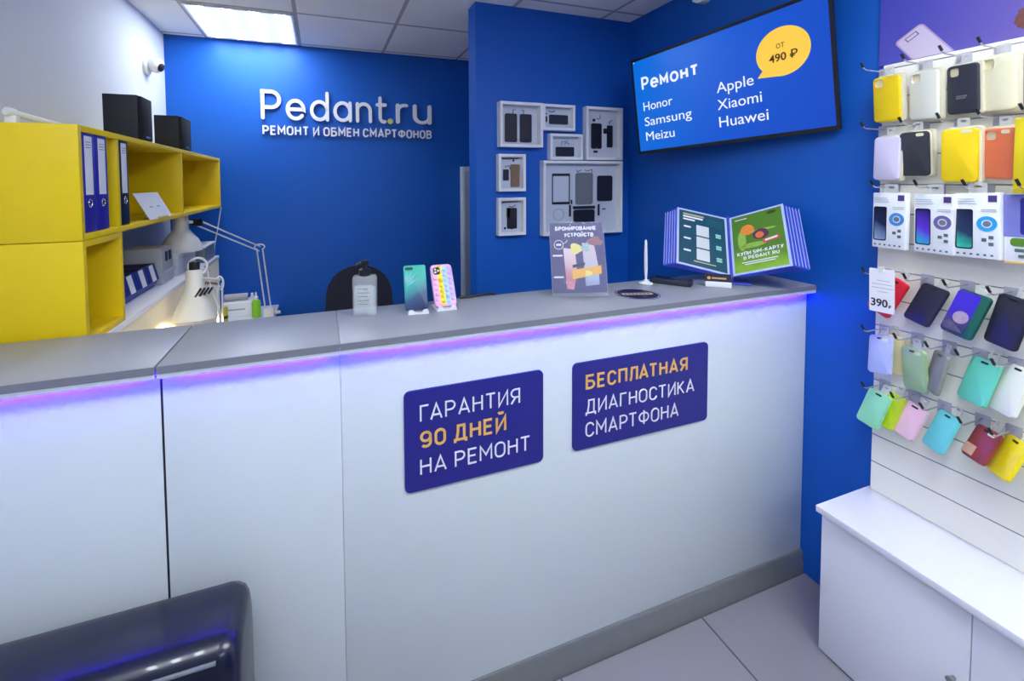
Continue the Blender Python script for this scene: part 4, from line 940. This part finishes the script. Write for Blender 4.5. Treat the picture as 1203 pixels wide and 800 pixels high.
# phone cases
def casemat(name, rgb, rough=.45, alpha=1.0): return mat(name, rgb, rough, var=.02, alpha=alpha)
def phone_case(pose, m, label, hole=True, pack=True, cat='phone case', logo=None, tab=True, wire_slot=False, extra=None, packm=None):
    x, y, z, ti, ya, ro, w, h = pose
    t = thing('phone_case', label, cat, (x, y, z), R=rotm(ti, ya, ro), group=None)
    hw = w * .33
    hol = [rrect(hw, hw * 1.05, hw * .28, 4, -w * .24, h / 2 - w * .26)] if hole else []
    obj('case_shell', shell(B(), w, h, w * .15, .0095, .003, hol), m, t)
    if hole:
        obj('camera_rim', prism(B(), rrect(hw * 1.12, hw * 1.17, hw * .31, 4, -w * .24, h / 2 - w * .26), -.0008, .001, holes=hol), m, t, False)
        obj('card_insert', box(B(), -w * .44, w * .44, .004, .0052, -h * .45, h * .45), packm or mat('pale_insert', (240, 228, 186), .5), t, False)
    if wire_slot: obj('hang_slot', prism(B(), rrect(.020, .006, .0028, 4, 0, h / 2 - .010), -.0007, .0003), M_BLK, t, False)
    if pack:
        pw, ph = w * 1.0, h * 1.07
        b = B(); shell(b, pw, ph, .010, .014, .003, cx=w * .07); bmesh.ops.translate(b, vec=(0, .0105, 0), verts=b.verts); obj('package', b, packm or M_PACK, t)
    if tab:
        b = B(); prism(b, rrect(.026, .034, .003, 3, w * .06, h / 2 + .014), .012, .0128, holes=[rrect(.012, .006, .002, 3, w * .06, h / 2 + .022)]); obj('hang_tab', b, M_CLEAR, t, False)
    if logo:
        lb_ = B(); box(lb_, -.013, .013, -.0007, .0003, -h * .15, -h * .12); box(lb_, -.013, .010, -.0007, .0003, -h * .19, -h * .16); obj('embossed_print', lb_, M_COMPG, t, False)
    if extra: extra(t, w, h)
    return t
P = {
    'r1_yellow': (-0.075, -0.263, 1.897, -0.106, -0.141, 0.020, 0.076, 0.149),
    'r1_white': (-0.074, -0.356, 1.892, -0.114, -0.221, 0.049, 0.075, 0.148),
    'r1_black': (-0.073, -0.442, 1.893, -0.105, -0.250, 0.035, 0.074, 0.143),
    'r1_cream': (-0.074, -0.513, 1.895, -0.120, -0.228, 0.047, 0.074, 0.150),
    'r1_mauve': (-0.074, -0.592, 1.897, -0.120, -0.228, 0.047, 0.074, 0.150),
    'r2_lav': (-0.067, -0.263, 1.700, -0.026, -0.202, 0.028, 0.076, 0.144),
    'r2_black': (-0.067, -0.337, 1.710, -0.091, -0.090, 0.004, 0.077, 0.141),
    'r2_yellow': (-0.089, -0.448, 1.698, -0.103, 0.001, 0.021, 0.078, 0.156),
    'r2_orange': (-0.076, -0.523, 1.699, -0.115, -0.300, 0.052, 0.074, 0.142),
    'r4_red': (-0.077, -0.283, 1.239, 0.038, -0.184, 0.418, 0.074, 0.138),
    'r4_black': (-0.071, -0.377, 1.236, 0.349, -0.312, 0.169, 0.078, 0.128),
    'r4_green': (-0.081, -0.470, 1.233, 0.264, -0.215, 0.175, 0.078, 0.136),
    'r4_black2': (-0.089, -0.555, 1.237, 0.154, -0.381, 0.116, 0.077, 0.144),
    'r4_blue': (-0.085, -0.640, 1.237, 0.154, -0.381, 0.116, 0.077, 0.144),
    'r5_lav': (-0.071, -0.265, 1.033, 0.239, -0.330, -0.222, 0.077, 0.128),
    'r5_cream2': (-0.042, -0.283, 1.036, 0.05, -0.2, -0.1, 0.076, 0.128),
    'r5_green': (-0.074, -0.357, 1.019, -0.002, -0.356, -0.088, 0.075, 0.134),
    'r5_gray': (-0.088, -0.414, 1.037, 0.181, -0.794, -0.010, 0.076, 0.128),
    'r5_mint': (-0.073, -0.499, 1.044, 0.311, -0.433, 0.011, 0.076, 0.132),
    'r5_cream': (-0.082, -0.563, 1.050, 0.313, -0.591, -0.012, 0.077, 0.139),
    'r6_mint': (-0.085, -0.259, 0.844, 0.358, -0.246, 0.067, 0.074, 0.121),
    'r6_lime': (-0.063, -0.287, 0.852, 0.358, -0.246, 0.067, 0.073, 0.118),
    'r6_pink': (-0.069, -0.346, 0.847, 0.369, -0.287, 0.111, 0.073, 0.113),
    'r6_aqua': (-0.079, -0.426, 0.856, 0.398, -0.589, -0.034, 0.076, 0.122),
    'r6_red': (-0.078, -0.511, 0.865, 0.433, -0.616, -0.054, 0.075, 0.102),
    'r6_yellow': (-0.081, -0.563, 0.859, 0.392, -0.746, -0.065, 0.075, 0.118),
    'r6_sage': (-0.081, -0.632, 0.859, 0.392, -0.746, -0.065, 0.075, 0.118),
}
C_YEL = casemat('case_yellow', (250, 214, 18)); C_WHT = casemat('case_white', (238, 238, 222)); C_BLK = casemat('case_black', (50, 54, 66)); C_CRM = casemat('case_cream', (244, 238, 200))
phone_case(P['r1_yellow'], C_YEL, 'yellow phone case with a camera cutout, first in the top row of the panel')
phone_case(P['r1_white'], C_WHT, 'off-white phone case between the yellow and the black one in the top row')
phone_case(P['r1_black'], C_BLK, 'black phone case with small pale print and cream cutout in the top row', logo=True)
phone_case(P['r1_cream'], C_CRM, 'cream phone case right of the black one in the top row')
phone_case(P['r1_mauve'], casemat('case_mauve', (92, 74, 96)), 'dark mauve phone case cut off by the right edge of the photo, top row')
phone_case(P['r2_lav'], casemat('case_lavender', (226, 218, 246)), 'pale lavender phone case, first in the second row', hole=False)
def white_rim(t, w, h):
    obj('side_rim', prism(B(), rrect(w * 1.05, h * 1.035, w * .17, 5), .004, .010, holes=[rrect(w * .99, h * .985, w * .15, 5)]), casemat('rim_cream', (244, 236, 208)), t, False, 'cream rim')
    obj('window_print', prism(B(), rrect(w * .26, .010, .004, 4, w * .2, h / 2 - .010), -.0006, .0006), C_CRM, t, False)
phone_case(P['r2_black'], casemat('case_charcoal', (54, 56, 64)), 'charcoal phone case with a cream rim, second row', hole=False, extra=white_rim)
phone_case(P['r2_yellow'], C_YEL, 'yellow phone case in the middle of the second row, below the black case', hole=False, extra=lambda t, w, h: obj('window_print', prism(B(), rrect(w * .3, .010, .004, 4, w * .2, h / 2 - .008), -.0006, .0006), C_CRM, t, False))
phone_case(P['r2_orange'], casemat('case_orange', (238, 126, 84)), 'orange phone case in the second row', extra=white_rim, packm=M_PACK)
# yellow box at the edge of the second row
yb = thing('retail_box', 'yellow box with a green window at the right edge of the second row', 'box', (-.112, -.614, 1.690), R=rotm(-.05, -.15, .02))
obj('box_body', box(B(), -.055, .055, 0, .022, -.10, .10, .002), casemat('box_yellow', (248, 222, 30)), yb); obj('window', prism(B(), rrect(.075, .135, .006, 3, .012, -.01), -.0008, .0005), casemat('box_green', (92, 132, 120)), yb, False)
obj('window_print', prism(B(), rrect(.05, .07, .004, 3, .016, -.02), -.0014, 0), mat('box_print', (150, 170, 160), .4, var=.3, scale=80), yb, False); obj('hang_tab', prism(B(), rrect(.03, .03, .003, 3, 0, .112), .009, .0098), M_CLEAR, yb, False)

# row three: screen protector boxes
def protector(pose, gradstops, ringrgb, label, k, stops2=None):
    x, y, z, ti, ya, ro, w, h = pose
    t = thing('screen_protector_box', label, 'box', (x, y, z), R=rotm(ti, ya, ro), group='white screen protector boxes in the third row')
    obj('box_body', box(B(), -w / 2, w / 2, 0, .018, -h / 2, h / 2, .0015), casemat('box_white', (244, 246, 250), .3), t)
    gm = grad('protector_print_%d' % k, ((.5, 0, 1), -h * .4, h * .7), gradstops, .25, rot=.15)
    obj('phone_print', prism(B(), rrect(w * .40, h * .62, .006, 4, -w * .26, -h * .06), -.0012, .0002), mat('print_black', (24, 26, 44), .25), t, False)
    obj('phone_screen_print', prism(B(), rrect(w * .34, h * .58, .004, 4, -w * .25, -h * .06), -.0018, -.001), gm, t, False)
    rm = mat('ring_%d' % k, ringrgb, .35, var=.2, scale=60)
    obj('ring_print', prism(B(), circ(w * .22, 30, w * .24, h * .03), -.0012, .0002, holes=[circ(w * .12, 24, w * .24, h * .03)]), rm, t, False)
    obj('ring_core', prism(B(), circ(w * .085, 20, w * .24, h * .03), -.0014, .0002), mat('core_grey', (120, 130, 146), .4), t, False)
    obj('corner_logo', box(B(), w * .27, w * .45, -.0012, .0002, h * .36, h * .46), mat('corner_violet', (84, 66, 128), .4), t, False)
    ic = B()
    for i in range(6): prism(ic, circ(.003, 10, -w * .40 + i * w * .15, -h * .445), -.001, .0002)
    for a, b in ((.13, -.24), (.28, -.20), (.28, -.30)): box(ic, w * a, w * (a + .10), -.001, .0002, h * b, h * (b + .05))
    obj('icon_row', ic, mat('icon_grey', (92, 112, 110), .5), t, False)
    tx = B()
    for i in range(3): box(tx, -w * .46, -w * (.05 - .03 * i), -.001, .0002, h * (.40 - i * .035), h * (.41 - i * .035))
    for i in range(2): box(tx, w * .12, w * .44, -.001, .0002, h * (.24 - .03 * i), h * (.25 - .03 * i))
    obj('print', tx, mat('print_pale_grey', (176, 182, 190), .5), t, False)
    obj('hang_tab', prism(B(), rrect(.04, .034, .004, 3, 0, h / 2 + .012), .008, .0088, holes=[rrect(.018, .007, .003, 3, 0, h / 2 + .018)]), M_CLEAR, t, False)
protector((-0.081, -0.284, 1.493, 0.012, -0.170, -0.013, 0.097, 0.184), [(0, (150, 180, 220)), (.5, (40, 46, 84)), (1, (22, 24, 40))], (70, 150, 226), 'white screen protector box with a blue ring, first in the third row', 1)
protector((-0.081, -0.394, 1.492, -0.030, -0.161, -0.003, 0.098, 0.183), [(0, (40, 190, 226)), (.4, (100, 60, 220)), (1, (26, 26, 60))], (124, 108, 170), 'white screen protector box with a grey-violet ring, second in the third row', 2)
protector((-0.084, -0.487, 1.496, 0.010, -0.144, -0.035, 0.098, 0.187), [(0, (60, 210, 180)), (.4, (40, 60, 100)), (1, (24, 28, 60))], (50, 170, 232), 'white screen protector box with a bright cyan ring, third in the third row', 3)
pb = thing('screen_protector_box', 'violet and white protector box at the right edge of the third row', 'box', (-.084, -.590, 1.494), R=rotm(.01, -.144, -.035))
obj('box_body', box(B(), -.052, .052, 0, .018, -.094, .094, .0015), casemat('box_white', (244, 246, 250), .3), pb); obj('picture_print', box(B(), -.052, .052, -.0008, .0003, -.022, .094), mat('box_violet', (128, 132, 206), .35, var=.15, scale=20), pb, False)
obj('phone_print', prism(B(), rrect(.06, .10, .008, 4, .01, .035), -.0014, -.0005), mat('print_indigo', (50, 50, 140), .3, var=.3, scale=30), pb, False); obj('green_patch', prism(B(), rrect(.03, .022, .008, 4, -.024, -.036), -.0014, .0003), mat('patch_green', (90, 140, 40), .5), pb, False)
pbx = B(); prism(pbx, rrect(.07, .009, .002, 2, .004, -.058), -.001, .0002); prism(pbx, rrect(.06, .009, .002, 2, .006, -.074), -.001, .0002); obj('print', pbx, mat('icon_grey', (92, 112, 110), .5), pb, False)
obj('orange_strip', box(B(), -.052, .052, -.0008, .0003, -.094, -.089), M_TXTY, pb, False)

# rows four to six
kw = dict(hole=False, pack=False, wire_slot=True)
phone_case(P['r4_red'], casemat('case_red', (226, 38, 44)), 'red phone case hanging tilted behind the 390 price tag', **kw)
phone_case(P['r4_black'], casemat('case_navy_black', (40, 42, 62)), 'plain dark phone case hanging tilted next to the red one', **kw)
M_PRV = grad('print_violet', ((0, 0, 1), -.06, .10), [(0, (30, 30, 60)), (.35, (70, 60, 110)), (.6, (56, 30, 190)), (1, (60, 20, 200))], .3, rot=.1)
def moonprint(t, w, h):
    obj('printed_cover', prism(B(), rrect(w * .72, h * .94, .008, 4, -w * .12, 0), -.0010, .0002), M_PRV, t, False, 'violet printed picture')
    obj('disc_print', prism(B(), circ(w * .24, 26, -w * .04, -h * .10), -.0014, -.0006), mat('disc_grey', (176, 156, 176), .4, var=.3, scale=70), t, False)
    obj('rock_print', prism(B(), [(-w * .46, -h * .30), (-w * .30, -h * .22), (-w * .16, -h * .26), (w * .12, -h * .36), (w * .22, -h * .42), (-w * .40, -h * .42)], -.0016, -.0008), mat('rock_grey', (92, 90, 110), .4, var=.5, scale=90), t, False)
phone_case(P['r4_green'], casemat('case_bottle_green', (18, 92, 76)), 'dark green phone case with a violet printed picture and a pale disc', extra=moonprint, **kw)
phone_case(P['r4_black2'], casemat('case_jet', (36, 38, 48)), 'large black phone case right of the green printed one in the fourth row', **kw)
phone_case(P['r4_blue'], casemat('case_blue', (40, 90, 170)), 'blue phone case just showing behind the black one at the right edge', **kw)
def oval(t, w, h): obj('window_print', prism(B(), rrect(w * .3, .011, .005, 5, w * .2, h / 2 - .013), -.0007, .0003), C_CRM, t, False)
phone_case(P['r5_cream2'], casemat('case_sand', (240, 226, 170)), 'cream-yellow phone case just showing behind the lavender-blue one', hole=False, pack=False)
phone_case(P['r5_lav'], casemat('case_periwinkle', (186, 196, 236)), 'lavender-blue phone case, first in the fifth row', extra=oval, **kw)
phone_case(P['r5_green'], casemat('case_sage', (164, 196, 140)), 'sage green phone case in the fifth row', extra=oval, **kw)
phone_case(P['r5_gray'], casemat('case_smoke', (150, 152, 142), .2, .8), 'smoky clear phone case turned sideways beside the sage green one', **kw)
phone_case(P['r5_mint'], casemat('case_mint', (106, 214, 184)), 'mint green phone case hanging alone in the fifth row', **kw)
phone_case(P['r5_cream'], casemat('case_ivory', (240, 242, 226)), 'ivory phone case right of the mint one in the fifth row', **kw)
phone_case(P['r6_lime'], casemat('case_lime', (198, 224, 30)), 'lime yellow phone case half hidden behind the pale mint one in the bottom row', hole=False, pack=False)
phone_case(P['r6_mint'], casemat('case_pale_mint', (146, 222, 166)), 'pale mint phone case, first in the bottom row', **kw)
phone_case(P['r6_pink'], casemat('case_pink', (246, 200, 212)), 'pale pink phone case in the bottom row', **kw)
phone_case(P['r6_aqua'], casemat('case_aqua', (110, 214, 212)), 'aqua phone case in the middle of the bottom row', **kw)
def strap(t, w, h):
    obj('wallet_strap', box(B(), -w * .46, -w * .02, -.0035, .001, -h * .42, -h * .12, .001), casemat('strap_tan', (222, 172, 140)), t, False, 'tan card pocket'); oval(t, w, h)
phone_case(P['r6_red'], casemat('case_brick', (156, 64, 58)), 'brick red phone case with a tan pocket in the bottom row', extra=strap, **kw)
phone_case(P['r6_yellow'], casemat('case_bright_yellow', (250, 226, 10)), 'bright yellow phone case at the right end of the bottom row', **kw)
phone_case(P['r6_sage'], casemat('case_pistachio', (206, 222, 160)), 'pistachio phone case just showing behind the bright yellow one in the bottom row', hole=False, pack=False)
# price tag
pt = thing('price_tag', 'white price tag reading 390 hanging in front of the red case', 'price tag', (-.150, -.307, 1.269), R=rotm(.002, .012, -.025))
obj('tag_card', prism(B(), rrect(.066, .141, .003, 3), 0, .0015), casemat('tag_white', (244, 244, 246)), pt, False)
lettering(pt, '390', -.028, -.053, .044, .026, mat('tag_black', (34, 36, 44), .5), -.001, .02, .0008); lettering(pt, '₽', .018, -.053, .007, .010, mat('tag_black', (34, 36, 44), .5), -.001, .02, .0008)
tg = B()
for i, (a, b) in enumerate(((-.012, .022), (-.026, .028), (-.026, .030), (-.010, .016))): box(tg, a, b, -.0006, .0002, .032 - i * .012, .0335 - i * .012)
obj('print', tg, mat('tag_grey', (170, 172, 178), .5), pt, False); obj('clip', prism(B(), rrect(.012, .018, .003, 3, .0, .070), -.003, .0045), M_CLEAR, pt, False)
# hooks: (y, z, what hangs there)
for y, z, n in ((-.232, 1.997, 'above the first yellow case of the top row'), (-.338, 1.997, 'above the off-white case of the top row'), (-.425, 1.997, 'above the black case of the top row'), (-.503, 1.997, 'above the cream case of the top row'),
                (-.236, 1.801, 'above the pale lavender case'), (-.337, 1.801, 'above the charcoal case with the cream rim'), (-.425, 1.801, 'above the yellow case of the second row'), (-.506, 1.801, 'above the orange case'), (-.585, 1.801, 'above the yellow box with the green window'),
                (-.268, 1.604, 'above the protector box with the blue ring'), (-.379, 1.604, 'above the protector box with the grey-violet ring'), (-.484, 1.604, 'above the protector box with the cyan ring'), (-.585, 1.604, 'above the violet protector box'),
                (-.252, 1.311, 'carrying the 390 price tag'), (-.361, 1.311, 'above the plain dark case of the fourth row'), (-.452, 1.311, 'above the green printed case'), (-.541, 1.311, 'above the large black case of the fourth row'),
                (-.256, 1.115, 'above the lavender-blue case'), (-.342, 1.115, 'above the sage green case'), (-.418, 1.115, 'above the smoky clear case'), (-.484, 1.115, 'above the mint green case'), (-.555, 1.115, 'above the ivory case'),
                (-.261, .921, 'above the pale mint case of the bottom row'), (-.340, .921, 'above the pale pink case'), (-.412, .921, 'above the aqua case'), (-.495, .921, 'above the brick red case'), (-.556, .921, 'above the bright yellow case of the bottom row')):
    hook(y, z, n)
